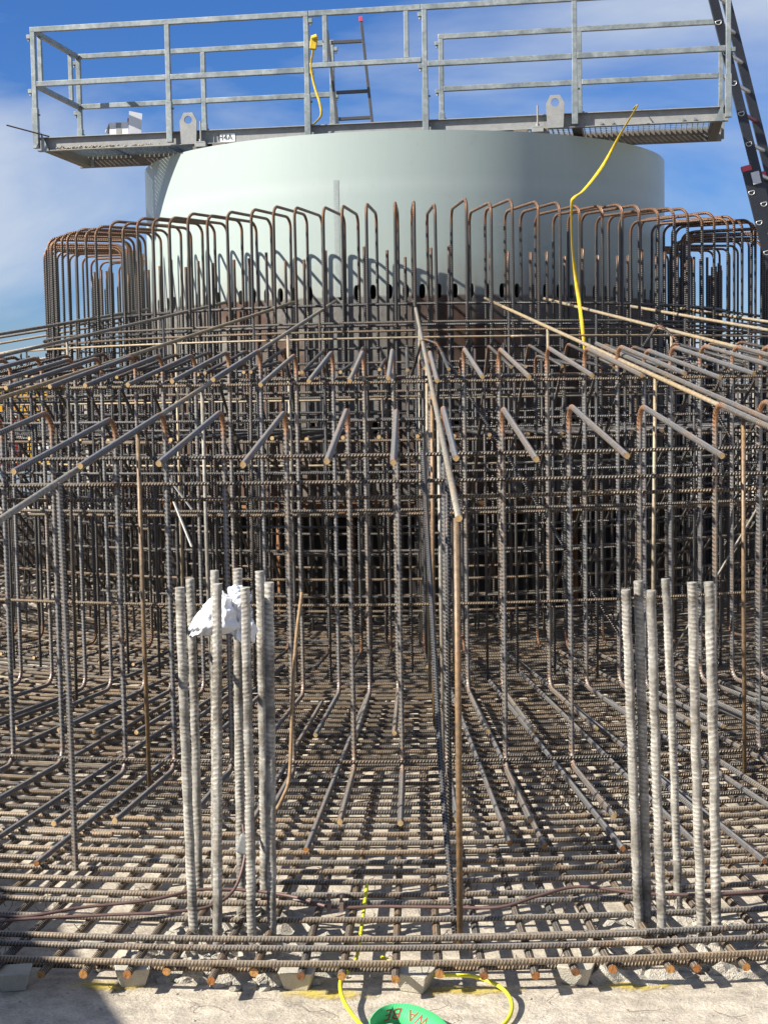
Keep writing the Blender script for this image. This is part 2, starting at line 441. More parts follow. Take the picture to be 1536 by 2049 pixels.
def sweep(path, r, n, rad=None, spin=0.0):
    P = np.array(path, float); k = len(P)
    T = np.gradient(P, axis=0); T /= np.linalg.norm(T, axis=1)[:, None] + 1e-12
    ref = np.array([0, 0, 1.0]) if abs(T[0][2]) < 0.8 else np.array([0, -1.0, 0])
    Nn = np.zeros_like(P); nn = ref - T[0] * (ref @ T[0]); nn /= np.linalg.norm(nn); Nn[0] = nn
    for i in range(1, k):
        nn = nn - T[i] * (nn @ T[i]); nn = nn / np.linalg.norm(nn); Nn[i] = nn
    B = np.cross(T, Nn)
    a = np.linspace(0, 2 * math.pi, n, endpoint=False) + spin
    ca, sa = np.cos(a), np.sin(a)
    rr_ = np.full((k, n), r) if rad is None else rad
    V = P[:, None, :] + rr_[:, :, None] * (Nn[:, None, :] * ca[None, :, None] + B[:, None, :] * sa[None, :, None])
    V = V.reshape(-1, 3)
    i = np.arange(k - 1)[:, None] * n; j = np.arange(n)[None, :]; j2 = (j + 1) % n
    F = np.stack([i + j, i + j2, i + n + j2, i + n + j], -1).reshape(-1, 4)
    s = np.concatenate([[0], np.cumsum(np.linalg.norm(np.diff(P, axis=0), axis=1))])
    return V, F, s, k, n

def bar_mesh(name, path, r, mat, end='cut_end', sides=8, pitch=0.014, fl=None, ribbed=False, rib_h=0.002, spin=0.0, slant=0.85, crust=0):
    """a reinforcing bar swept along a path. ribbed=True builds the ribs as geometry"""
    rad = None
    if ribbed:
        P, fl = resample(path, pitch / 4, fl)
        k = len(P)
        s = np.concatenate([[0], np.cumsum(np.linalg.norm(np.diff(P, axis=0), axis=1))])
        v = np.arange(sides) / sides
        v2 = (v * 2) % 1.0
        ph = s[:, None] / pitch + slant * v2[None, :] + (v >= 0.5)[None, :] * 0.4
        h = np.maximum(np.cos(2 * math.pi * ph) * 1.3 - 0.3, 0) * np.sqrt(np.abs(np.sin(math.pi * v2)))[None, :]
        h = np.maximum(h, (v2 < 0.01)[None, :] * 0.75)
        if crust:
            rs = np.random.RandomState(crust)
            ns = np.convolve(rs.normal(0, 1, k + 60), np.ones(14) / 14 ** 0.5, 'same')[:k]
            ang_ = np.cos(2 * math.pi * v[None, :] + 0.02 * np.arange(k)[:, None] + crust)
            cov = np.clip(0.55 + 0.45 * ns[:, None] * 0.7 + 0.45 * ang_, 0.08, 1.0)
            h = h * cov
            rad = r + rib_h * h + 0.0011 * (1 - cov) + rs.normal(0, 0.00025, h.shape)
        else:
            rad = r + rib_h * h
        path = P
        ribv = h.ravel()
    V, F, s, k, n = sweep(path, r, sides, rad, spin)
    nq = len(F)
    me = bpy.data.meshes.new(name)
    nl = nq * 4 + 2 * n
    me.vertices.add(len(V)); me.vertices.foreach_set('co', V.ravel())
    caps = np.concatenate([np.arange(n)[::-1], (k - 1) * n + np.arange(n)])
    me.loops.add(nl); me.loops.foreach_set('vertex_index', np.concatenate([F.ravel(), caps]).astype(np.int32))
    me.polygons.add(nq + 2)
    st = np.concatenate([np.arange(nq) * 4, [nq * 4, nq * 4 + n]]).astype(np.int32)
    me.polygons.foreach_set('loop_start', st)
    me.polygons.foreach_set('material_index', np.concatenate([np.zeros(nq), [1, 1]]).astype(np.int32))
    sm = np.ones(nq + 2, bool); sm[-2:] = False
    me.polygons.foreach_set('use_smooth', sm)
    uvl = me.uv_layers.new(name='UVMap')
    ii = np.repeat(np.arange(k - 1), n); jj = np.tile(np.arange(n), k - 1)
    u0_, u1_ = s[ii] / pitch, s[ii + 1] / pitch
    U = np.stack([np.stack([u0_, jj / n], -1), np.stack([u0_, (jj + 1) / n], -1), np.stack([u1_, (jj + 1) / n], -1), np.stack([u1_, jj / n], -1)], 1).reshape(-1, 2)
    U = np.concatenate([U, np.zeros((2 * n, 2))])
    uvl.data.foreach_set('uv', U.ravel().astype(np.float32))
    at = me.attributes.new('rust', 'FLOAT', 'POINT')
    rv = np.zeros(k) if fl is None else np.array(fl)
    rv = rv.copy()
    at.data.foreach_set('value', np.repeat(rv, n).astype(np.float32))
    if ribbed:
        at2 = me.attributes.new('rib', 'FLOAT', 'POINT'); at2.data.foreach_set('value', ribv.astype(np.float32))
    me.materials.append(M[mat]); me.materials.append(M[end])
    me.update(); me.validate()
    return me

def pol(R, th, z):
    t = R_(th); return (R * math.sin(t), -R * math.cos(t), z)
def arc(R, t0, t1, z, step=2.0):
    n = max(2, int(abs(t1 - t0) / step) + 1)
    return [pol(R, t0 + (t1 - t0) * i / n, z) for i in range(n + 1)]

# ------------------------------------------------------------------ the setting
def disc(name, rad, z, mat, seg=96, rings=1, jitter=0.0):
    bm = bmesh.new()
    vs_ = [bm.verts.new((0, 0, z))]
    prev = None
    for k in range(1, rings + 1):
        rg = [bm.verts.new((rad * k / rings * math.cos(2 * math.pi * i / seg), rad * k / rings * math.sin(2 * math.pi * i / seg), z)) for i in range(seg)]
        for i in range(seg):
            j = (i + 1) % seg
            if prev is None: bm.faces.new((vs_[0], rg[i], rg[j]))
            else: bm.faces.new((prev[i], rg[i], rg[j], prev[j]))
        prev = rg
    me = bpy.data.meshes.new(name); bm.to_mesh(me); bm.free()
    me.materials.append(M[mat])
    return link(name, me, kind='structure')
disc('ground', 3000, -0.06, 'ground', 128, 6)
# cast blinding slab with a real edge
bm = bmesh.new()
seg = 160
top = [bm.verts.new(((14.2 + 0.05 * math.sin(i * 1.7)) * math.cos(2 * math.pi * i / seg), (14.2 + 0.05 * math.sin(i * 2.3)) * math.sin(2 * math.pi * i / seg), 0)) for i in range(seg)]
bot = [bm.verts.new((v.co.x, v.co.y, -0.1)) for v in top]
bm.faces.new(top)
for i in range(seg):
    bm.faces.new((top[i], bot[i], bot[(i + 1) % seg], top[(i + 1) % seg]))
me = bpy.data.meshes.new('concrete_slab'); bm.to_mesh(me); bm.free(); me.materials.append(M['slab'])
link('concrete_slab', me, kind='structure')

# ------------------------------------------------------------------ tower section
TR, TTOP, TBOT = 2.15, 3.47, 0.86
tower = empty('tower_section', (0, 0, 0), label='pale green-white steel tower section rising out of the rebar cage', cat='tower')
def build_shell():
    n = 116
    V, F = [], []
    def P(a, z): return (TR * math.sin(a), -TR * math.cos(a), z)
    da = 2 * math.pi / n
    def plain(z0, z1):
        o = len(V)
        for i in range(n):
            V.append(P((i - .5) * da, z0)); V.append(P(i * da, z0)); V.append(P((i - .5) * da, z1)); V.append(P(i * da, z1))
        for i in range(n):
            a = o + 4 * i; b = o + 4 * ((i + 1) % n)
            F.append((a, a + 1, a + 3, a + 2)); F.append((a + 1, b, b + 2, a + 3))
    def holes(z0, z1, hw, hh, sq=2.0):
        zc = (z0 + z1) / 2; k = 16
        for i in range(n):
            a0 = i * da; o = len(V)
            ell, rec = [], []
            for j in range(k):
                t = 2 * math.pi * j / k
                c, s = math.cos(t), math.sin(t)
                ell.append((hw * math.copysign(abs(c) ** 0.8, c), hh * math.copysign(abs(s) ** 0.8, s)))
                mxx = max(abs(c), abs(s)); rec.append((c / mxx * da / 2, s / mxx * (z1 - z0) / 2))
            for (x, z) in ell: V.append(P(a0 + x / TR, zc + z))
            for (x, z) in rec: V.append(P(a0 + x, zc + z))
            for j in range(k):
                j2 = (j + 1) % k
                F.append((o + j, o + k + j, o + k + j2, o + j2))
    plain(TBOT, 1.30); holes(1.30, 1.48, 0.024, 0.045); plain(1.48, 2.25); holes(2.25, 2.45, 0.023, 0.052); plain(2.45, 3.05); plain(3.05, TTOP)
    me = bpy.data.meshes.new('shell'); me.from_pydata(V, [], F)
    bm = bmesh.new(); bm.from_mesh(me); bmesh.ops.remove_doubles(bm, verts=bm.verts, dist=0.0008); bm.normal_update()
    bmesh.ops.recalc_face_normals(bm, faces=bm.faces); bm.to_mesh(me); bm.free()
    # make the normals point outwards
    s = sum(p.normal.x * p.center.x + p.normal.y * p.center.y for p in me.polygons)
    if s < 0: me.flip_normals()
    me.polygons.foreach_set('use_smooth', [True] * len(me.polygons))
    bm = bmesh.new(); bm.from_mesh(me)
    for e in bm.edges:
        if e.is_boundary: e.smooth = False
    bm.to_mesh(me); bm.free()
    me.materials.append(M['tower'])
    o = link('shell', me, tower)
    sm = o.modifiers.new('solid', 'SOLIDIFY'); sm.thickness = 0.032; sm.offset = -1
    return o
build_shell()
def ring_plate(name, r0, r1, z0, z1, mat, parent, seg=120):
    V, F = [], []
    for i in range(seg):
        a = 2 * math.pi * i / seg; c, s = math.sin(a), -math.cos(a)
        V += [(r0 * c, r0 * s, z0), (r1 * c, r1 * s, z0), (r1 * c, r1 * s, z1), (r0 * c, r0 * s, z1)]
    for i in range(seg):
        a, b = 4 * i, 4 * ((i + 1) % seg)
        for k in range(4):
            F.append((a + k, b + k, b + (k + 1) % 4, a + (k + 1) % 4))
    m_ = MB().add(V, F)
    return m_.build(name, mat, parent)
ring_plate('top_flange', TR - 0.16, TR - 0.034, TTOP - 0.07, TTOP - 0.004, 'tower', tower)
ring_plate('added_top_blocker', 0.02, TR - 0.165, TTOP - 0.05, TTOP - 0.02, 'shade_black', tower)  # disc added to shut out daylight and keep the tower interior dark
ring_plate('bottom_flange', TR - 0.17, TR + 0.16, TBOT - 0.075, TBOT - 0.002, 'rust_steel', tower)
for i in range(24):       # adjustment legs carrying the bottom flange
    m_ = MB(); x, y, _ = pol(TR + 0.02, i * 15 + 4, 0)
    m_.tube([(x, y, 0.0), (x, y, TBOT - 0.076)], 0.022, 8)
    m_.build('foot', 'rust_steel', tower)
ring_plate('added_dark_skirt', TR - 0.14, TR - 0.12, 0.01, TBOT - 0.077, 'shade_black', tower)  # black sheet added so the gap below the shell reads as deep shade
sm_ = MB()
sa = -12.9
pts = []
for side in (-1, 1):
    for i in range(41):
        z = 3.14 - i * 0.0205
        wdt = 0.019 + 0.003 * math.sin(i * 2.1) * rnd.random()
        pts.append(pol(TR + 0.002, sa + side * math.degrees(wdt / TR), z))
mid = [pol(TR + 0.0045, sa, 3.14 - i * 0.0205) for i in range(41)]
V = pts[:41] + mid + pts[41:]
F = []
for i in range(40):
    F += [(i, i + 1, 41 + i + 1, 41 + i), (41 + i, 41 + i + 1, 82 + i + 1, 82 + i)]
sm_.add(V, F, True)
sm_.build('seam_strip', 'seam', tower)

# ------------------------------------------------------------------ hairpin cage round the tower
cage = empty('hairpin_cage', (0, 0, 0), label='tall ring of rusty inverted-U hairpin rebars standing round the tower section', cat='rebar cage')
RO, RI, ZT = 2.96, 2.34, 2.885
hp_path, hp_fl = fillet([(0, -RO, 0.12), (0, -RO, ZT - 0.01), (0, -RI, ZT - 0.01), (0, -RI, 0.12)], 0.075, 7)
hp_fl2 = list(hp_fl)
i0, i1 = hp_fl.index(1.0), len(hp_fl) - 1 - hp_fl[::-1].index(1.0)
for i in range(i0, i1 + 1): hp_fl2[i] = 1.0 if hp_fl[i] else 0.75
meshes = [bar_mesh('hairpin_bar', hp_path, 0.0105, 'bar', sides=8, pitch=0.0145, fl=hp_fl2)]
pstep = 360 / 116
for i in range(116):
    o = link('hairpin_bar', meshes[0], cage, R_(-1.66 + i * pstep + rnd.gauss(0, 0.22)))
    o.location.z = rnd.gauss(0, 0.011)
    o.rotation_euler.x = rnd.gauss(0, 0.003); o.rotation_euler.y = rnd.gauss(0, 0.003)
up_fl = [0, 0, .15, .9]
um = bar_mesh('upright_bar', [(0, -2.6, 0.1), (0, -2.6, 2.4), (0, -2.6, 2.52), (0, -2.6, 2.60)], 0.0105, 'bar', sides=8, pitch=0.0145, fl=up_fl)
for i in range(116):
    o = link('upright_bar', um, cage, R_(0.2 + i * pstep + rnd.gauss(0, 0.3)))
    o.location.z = rnd.uniform(-0.05, 0.03)
def hoops(parent, specs, mat='bar', r=0.008, name='hoop_bar', lap=0.45, blen=8.0, t_lim=None, pitch=0.0125, sides=6):
    for (R, z) in specs:
        tot = 360.0; per = math.degrees(min(blen, 2 * math.pi * R * 0.96) / R); nb = max(1, round(tot / per)); per = tot / nb
        st = rnd.uniform(0, 360)
        lp = math.degrees(lap / R)
        for k in range(nb):
            dr = (k % 2) * 2.1 * r
            P = arc(R + dr, st + k * per, st + (k + 1) * per + lp, z + rnd.gauss(0, 0.004))
            link(name, bar_mesh(name, P, r, mat, sides=sides, pitch=pitch), parent)
hoops(cage, [(2.985, 2.10), (2.985, 2.04), (2.985, 1.75), (2.985, 1.45), (2.985, 1.2), (2.985, 0.95), (2.985, 0.705), (2.985, 0.48), (2.985, 0.30)], 'mat_bar')
hoops(cage, [(2.635, 2.235), (2.635, 2.095), (2.635, 1.8), (2.635, 1.5), (2.635, 1.1), (2.635, 0.8), (2.635, 0.53)], 'bar', 0.010)
hoops(cage, [(2.365, 1.95), (2.365, 1.3), (2.365, 0.9), (2.365, 0.5)], 'bar')

# ------------------------------------------------------------------ hooked-bar rows outside it
def cbar(name, R, zt, top, bot, slope, mat, r, pitch, ribbed, sides=8, zb=0.165):
    p, fl = fillet([(0, -(R + top), zt - slope * top), (0, -R, zt), (0, -R, zb), (0, -(R + bot), zb)], 0.065, 7)
    fl = [v * (1.0 if q[2] > 0.8 else 0.3) for v, q in zip(fl, p)]
    return bar_mesh(name, p, r, mat, 'cut_end_pale', sides, pitch, fl, ribbed)
def place(parent, name, mesh, th, jz=0.006, jt=0.003):
    o = link(name, mesh, parent, R_(th))
    o.location.z = rnd.gauss(0, jz)
    o.rotation_euler.x = rnd.gauss(0, jt * 0.2); o.rotation_euler.y = rnd.gauss(0, jt * 0.2)
    return o
rowA = empty('outer_hook_row', label='outermost row of hooked rebars, hooks bent towards the viewer at chest height', cat='rebar cage')
A_near = cbar('hooked_bar', 7.14, 1.585, 0.98, 0.75, 0.165, 'near_bar', 0.0098, 0.017, True, 10)
A_far = cbar('hooked_bar', 7.14, 1.585, 0.98, 0.75, 0.165, 'bar', 0.0105, 0.015, False, 6)
thA = [-13.18, -11.44, -9.29, -7.65, -5.77, -3.79, -1.87, -0.35, 1.08, 2.91, 5.02, 7.24, 9.70, 11.17]
for t in thA: place(rowA, 'hooked_bar', A_near, t, 0.004)
for t in [-15, -16.9, -18.6, -20.5, 13.1, 14.9, 16.8, 18.6, 20.4]: place(rowA, 'hooked_bar', A_near, t)
for i in range(88):
    t = 24 + i * 3.55
    place(rowA, 'hooked_bar', A_far, t + rnd.gauss(0, 0.3), 0.01)
hoops(rowA, [(7.16, 1.40), (7.16, 1.30), (7.118, 1.235), (7.165, 0.195)], 'mat_bar', 0.0075, blen=6.0)
tw = MB()
for t_ in thA + [-15, 13.1]:
    for z_ in (1.40, 1.30, 1.235, 0.195):
        if rnd.random() < 0.2: continue
        c = Vector(pol(7.15, t_, z_)); rv_ = Vector(pol(1, t_, 0)); tv_ = Vector((rv_.y, -rv_.x, 0)); q = []
        for j in range(9):
            a_ = j * 0.75 + t_; q.append(tuple(c + (tv_ + Vector((0, 0, 1))).normalized() * 0.019 * math.cos(a_) + rv_ * 0.021 * math.sin(a_)))
        q.append(tuple(Vector(q[-1]) + rv_ * 0.02 + Vector((rnd.uniform(-.03, .03), 0, rnd.uniform(-.03, .02)))))
        tw.tube(q, 0.0014, 4, False)
tw.build('tie_wires', 'wire', rowA, kind='stuff')
rowB = empty('middle_hook_row', label='second row of hooked rebars, higher and behind the outermost hooks', cat='rebar cage')
B_near = cbar('hooked_bar', 5.58, 1.85, 0.92, 0.95, 0.165, 'near_bar', 0.0098, 0.016, True, 8)
B_far = cbar('hooked_bar', 5.58, 1.85, 0.92, 0.95, 0.165, 'bar', 0.0105, 0.015, False, 6)
thB = [-15.95, -14.04, -12.54, -10.79, -9.03, -7.40, -5.56, -3.72, -2.16, -0.71, 1.11, 2.83, 4.61, 7.02, 8.94, 10.69, 12.09, 13.49, 15.14]
for t in thB: place(rowB, 'hooked_bar', B_near, t, 0.005)
for i in range(8):
    place(rowB, 'hooked_bar', B_near, -17.8 - i * 1.8 + rnd.gauss(0, .2)); place(rowB, 'hooked_bar', B_near, 17 + i * 1.8 + rnd.gauss(0, .2))
for i in range(86):
    place(rowB, 'hooked_bar', B_far, 33 + i * 3.4 + rnd.gauss(0, 0.3), 0.01)
hoops(rowB, [(5.605, 1.69), (5.555, 1.715), (5.605, 1.07), (5.56, 1.05), (5.605, 0.6)], 'mat_bar', 0.0075, blen=7.0)
rowC = empty('inner_hook_row', label='inner row of hooked and slanting rebars close to the hairpin ring', cat='rebar cage')
p, fl = fillet([(0, -5.35, 1.755), (0, -4.6, 1.885), (0, -3.35, 0.32)], 0.065, 7)
C_m = bar_mesh('slanted_bar', p, 0.0095, 'bar', 'cut_end_pale', 8, 0.014, fl)
p, fl = fillet([(0, -5.15, 1.76), (0, -4.32, 1.83), (0, -4.32, 0.16), (0, -4.9, 0.16)], 0.065, 7)
C_v = bar_mesh('hooked_bar', p, 0.0095, 'bar', 'cut_end_pale', 8, 0.014, fl)
radm = bar_mesh('through_bar', [(0, -4.34, 1.388), (0, -3.2, 1.39), (0, -1.7, 1.39)], 0.0125, 'bar', 'cut_end_pale', 8, 0.014)
for i in range(130):
    t = -180 + i * (360 / 130)
    place(rowC, 'slanted_bar', C_m, t + rnd.gauss(0, .25))
    place(rowC, 'hooked_bar', C_v, t + 1.3 + rnd.gauss(0, .25))
    place(rowC, 'through_bar', radm, t + 0.6 + rnd.gauss(0, .1), 0.002)
hoops(rowC, [(4.345, 1.645), (4.30, 1.62), (4.36, 1.372), (4.0, 0.705), (4.0, 0.53), (4.02, 0.425), (4.0, 0.33), (3.6, 0.25)], 'mat_bar', 0.008, blen=7.5)
hoops(rowC, [(3.4, 1.985), (3.42, 1.60), (3.7, 1.2)], 'rail_bar', 0.007, blen=6)

midc = empty('tie_bar_ring', label='dense ring of thin vertical tie bars between the hairpins and the slanting bars', cat='rebar cage')
tm = [bar_mesh('tie_bar', [(0, -R0, 0.1), (0, -R0, 1.0), (0, -R0, z1)], 0.0075, 'bar', sides=6, pitch=0.012) for R0, z1 in ((3.35, 1.95), (3.72, 1.86), (4.95, 1.74))]
for k_, st_ in enumerate((2.6, 2.9, 2.3)):
    t_ = -60.0
    while t_ < 61:
        place(midc, 'tie_bar', tm[k_], t_ + rnd.gauss(0, 0.3), 0.03); t_ += st_
hoops(midc, [(3.37, 1.82), (3.37, 1.52), (3.37, 1.25), (3.37, 0.95), (3.37, 0.62), (4.97, 1.5), (4.97, 1.22), (3.74, 1.42), (3.74, 0.82)], 'bar', 0.0075, blen=7)

# ------------------------------------------------------------------ bottom mat
mat_ = empty('bottom_mat', label='flat mat of curved and radial rebars covering the concrete slab', cat='rebar mat')
rings = [9.0, 8.905, 8.82, 8.65]
R = 8.53
while R > 2.5:
    rings.append(R); R -= 0.104 if R > 5.1 else 0.088
nb_total = 0
for R in rings:
    near = R > 7.55
    blen = 12.0 if R > 5 else 9.0
    nb = max(1, round(2 * math.pi * R / blen)); per = 360 / nb
    st = rnd.uniform(0, 360); lp = math.degrees(0.55 / R)
    for k in range(nb):
        t0 = (st + k * per + 180) % 360 - 180
        t1 = t0 + per + lp
        rr2 = R + (k % 2) * 0.0215
        z = 0.094 + rnd.gauss(0, 0.0012)
        if near and t0 < 15 and t1 > -15:      # ribs as geometry where the ring crosses the view
            a, b = max(t0, -19), min(t1, 19)
            link('curved_bar', bar_mesh('curved_bar', arc(rr2, a, b, z, 0.6), 0.0086, 'near_mat', sides=8, pitch=0.0098, ribbed=True, rib_h=0.0015), mat_)
            if t0 < -19: link('curved_bar', bar_mesh('curved_bar', arc(rr2, t0, -19, z), 0.0090, 'mat_bar', sides=6, pitch=0.0098), mat_)
            if t1 > 19: link('curved_bar', bar_mesh('curved_bar', arc(rr2, 19, t1, z), 0.0090, 'mat_bar', sides=6, pitch=0.0098), mat_)
        else:
            link('curved_bar', bar_mesh('curved_bar', arc(rr2, t0, t1, z, 1.5), 0.0090, 'mat_bar', sides=6, pitch=0.0098), mat_)
link('curved_bar', bar_mesh('curved_bar', arc(8.935, -40, 40, 0.045, 1.0), 0.008, 'mat_bar', sides=8, pitch=0.0098), mat_)
def rad_mesh(ri, ro, z, r, ribbed=False):
    return bar_mesh('radial_bar', [(0, -ri, z), (0, -(ri + ro) / 2, z), (0, -ro, z)], r, 'mat_bar', 'cut_end', 10, 0.0105)
rv = [rad_mesh(2.6, 9.045, 0.069, 0.0118), rad_mesh(5.2, 9.06, 0.069, 0.0118), rad_mesh(4.0, 9.03, 0.068, 0.0125)]
t = -26.0
i = 0
while t < 26:
    o = link('radial_bar', rv[(0, 1, 2, 1)[i % 4]], mat_, R_(t + rnd.gauss(0, 0.06)))
    o.location.y = rnd.gauss(0, 0.014)
    t += 0.775; i += 1
for i in range(100):
    link('radial_bar', rv[i % 3], mat_, R_(27 + i * 3.06 + rnd.gauss(0, .2)))
# long radial bars lying on top of the rings
def top_radial(a, b, z, r, mat='near_bar', name='laid_bar', ribbed=True):
    P, _ = resample([a, b], 0.4)
    link(name, bar_mesh(name, P, r, mat, sides=8, pitch=0.010, ribbed=ribbed, end='cut_end', rib_h=0.001), mat_)
for th, ri, ro, dth in [(-15.3, 4.4, 8.15, 0.2), (-12.6, 4.2, 8.2, 0.4), (-10.6, 4.8, 8.1, 0.1), (-9.0, 4.6, 8.25, 0.3), (-4.6, 5.6, 8.0, 0.3), (-2.4, 5.4, 8.05, -0.2), 
                        (2.1, 5.0, 8.0, 0.2), (3.1, 4.9, 8.05, 0), (4.6, 5.1, 8.1, 0.3), (6.9, 4.8, 8.1, -0.2), (7.6, 4.5, 8.3, 0.2), (9.7, 4.6, 8.2, 0), (11.6, 4.3, 8.2, 0.2), (14.0, 4.2, 8.3, 0), (17, 4.2, 8.3, 0), (-18, 4.2, 8.3, 0)]:
    top_radial(pol(ri, th, 0.116), pol(ro, th + dth, 0.116), 0, 0.0098)
# tie wires at the crossings of the mat
tw = MB()
for R in rings[:34]:
    for k in range(26):
        th = rnd.uniform(-17, 17)
        c = Vector(pol(R, th, 0.085)); rad_v = Vector(pol(1, th, 0)); tan_v = Vector((rad_v.y, -rad_v.x, 0))
        q = []
        ph0 = rnd.uniform(0, 6)
        for j in range(8):
            a = ph0 + j * 0.75
            q.append(c + (tan_v + rad_v).normalized() * 0.017 * math.cos(a) + Vector((0, 0, 0.026 * math.sin(a))) + rad_v * 0.002 * j)
        e = q[-1] + Vector((rnd.uniform(-.02, .02), rnd.uniform(-.02, .02), rnd.uniform(-.01, .03)))
        tw.tube([tuple(x) for x in q] + [tuple(e)], 0.0011, 3, False)
tw.build('tie_wires', 'wire', mat_, kind='stuff')

# ------------------------------------------------------------------ sloping support rails on posts
def rail(start, end, label, posts, mat='rail_bar', ro=0.0105, post_mat='rail_bar', two=None):
    s, e = Vector(start), Vector(end)
    t = empty('support_rail', (0, 0, 0), label=label, cat='support rail', group='sloping rails on posts')
    P, _ = resample([start, end], 0.5)
    link('rail', bar_mesh('rail', P, ro, mat, 'cut_end_pale', 10, 0.02), t)
    for k, fr in enumerate(posts):
        p = s.lerp(e, fr); b = Vector((p.x + rnd.uniform(-.015, .015), p.y + 0.022, 0.12))
        pr = 0.0085
        link('post', bar_mesh('post', [tuple(b), tuple(b.lerp(Vector((p.x, p.y + 0.02, p.z)), .5)), (p.x + 0.004, p.y + 0.02, p.z + 0.004)], pr, post_mat if k % 2 else ('rust_post' if k == 4 else 'bar'), sides=8, pitch=0.012), t)
    return t
rails = [
    ((-0.486, -2.35, 2.279), (-1.222, -8.96, 1.25), 'plain bar sloping down to the lower left, second rail left of centre', (0.11, 0.277, 0.434, 0.59, 0.744)),
    ((-0.758, -2.277, 2.288), (-2.293, -8.115, 1.352), 'plain bar sloping left just below the third hook row, third rail left of centre', (0.15, 0.36, 0.58, 0.8)),
    ((-1.295, -2.02, 2.302), (-3.435, -7.685, 1.363), 'plain bar sloping to the left edge above the middle hooks, fourth rail left of centre', (0.15, 0.34, 0.55, 0.8)),
    ((-1.934, -1.421, 2.299), (-5.426, -5.575, 1.457), 'plain bar at the far left against the blue sky', (0.13, 0.3, 0.55, 0.8)),
    ((-2.15, -0.9, 2.299), (-6.4, -4.2, 1.45), 'plain bar at the far left, highest of the left rails', (0.13, 0.3, 0.55, 0.8)),
    ((0.055, -2.399, 2.273), (0.140, -8.74, 1.285), 'tan bar running straight towards the viewer down the middle', (0.10, 0.22, 0.34, 0.47, 0.60, 0.73, 0.86)),
    ((0.548, -2.337, 2.278), (1.486, -8.309, 1.341), 'tan bar sloping to the lower right, first rail right of centre', (0.12, 0.29, 0.46, 0.62, 0.80, 0.95)),
    ((0.969, -2.196, 2.278), (2.684, -7.963, 1.346), 'tan bar sloping right, second rail right of centre', (0.15, 0.33, 0.52, 0.75)),
    ((1.462, -1.903, 2.258), (4.126, -7.335, 1.32), 'tan bar sloping right, third rail right of centre', (0.15, 0.33, 0.55, 0.8)),
    ((1.948, -1.403, 2.252), (4.902, -6.955, 1.30), 'tan bar at the far right, highest of the right rails', (0.15, 0.3, 0.55, 0.8)),
]
for i, (a, b, lab, ps) in enumerate(rails):
    rail(a, b, lab, ps)
for i, th in enumerate((78, 92, 106, 120, 135, 150, 165, 180, 195, 210, 225, 240, 254, 268, 282)):
    rail(pol(2.4, th, 2.28), pol(8.3, th + 3, 1.35), 'plain sloping bar on the far side behind the hairpin ring', (0.2, 0.45, 0.7, 0.92))
# second bar lapped alongside the first right-hand rail
P, _ = resample([(0.99, -5.0, 1.878), (1.52, -8.35, 1.352)], 0.4)
link('lapped_bar', bar_mesh('lapped_bar', P, 0.0105, 'near_bar', 'cut_end_pale', 8, 0.011, ribbed=True, rib_h=0.001), None, label='ribbed bar tied alongside the right-hand sloping rail', cat='rebar')
# rusty post under the end of the middle rail, with a ribbed bar leaning against it
o = link('support_post', bar_mesh('support_post', [(0.127, -8.72, 0.02), (0.131, -8.72, 0.6), (0.134, -8.72, 1.285)], 0.0098, 'rust_post', sides=10), None, label='rusty brown plain post standing alone under the end of the middle rail', cat='post')
P, _ = resample([(0.116, -8.70, 0.03), (0.088, -8.30, 0.42), (0.07, -7.75, 0.95), (0.055, -7.2, 1.42)], 0.2)
link('leaning_bar', bar_mesh('leaning_bar', P, 0.0095, 'bar', sides=8, pitch=0.011), None, label='thin ribbed bar leaning back beside the rusty middle post', cat='rebar')
o = link('support_post', bar_mesh('support_post', [(-1.112, -8.18, 0.10), (-1.115, -8.18, 0.7), (-1.125, -8.18, 1.375)], 0.0095, 'near_bar', sides=10, pitch=0.012, ribbed=True, rib_h=0.0016), None, label='dark ribbed post carrying the left rail near the left edge', cat='post')
# loose diagonals
p, fl = fillet([(0.02, -4.6, 1.72), (0.085, -4.75, 1.93), (0.16, -4.8, 1.90), (1.02, -5.55, 0.44)], 0.04, 6)
link('diagonal_bar', bar_mesh('diagonal_bar', p, 0.008, 'bar', 'cut_end', 8, 0.012, fl), None, label='thin dark bar hooked over the middle rail and running down to the right', cat='rebar')
link('diagonal_bar', bar_mesh('diagonal_bar', [(1.90, -5.0, 1.12), (1.64, -5.0, 0.68), (1.36, -5.0, 0.2)], 0.006, 'rail_bar', sides=8), None, label='thin plain bar slanting down to the left near the right edge', cat='rebar')
P, fl = fillet([(1.25, -4.9, 1.86), (1.32, -4.95, 1.98), (1.40, -5.0, 1.90), (1.86, -5.2, 1.0)], 0.03, 6)
link('diagonal_bar', bar_mesh('diagonal_bar', P, 0.008, 'bar', 'cut_end', 8, 0.012, fl), None, label='thin rusty hooked bar hung over the second right-hand rail', cat='rebar')

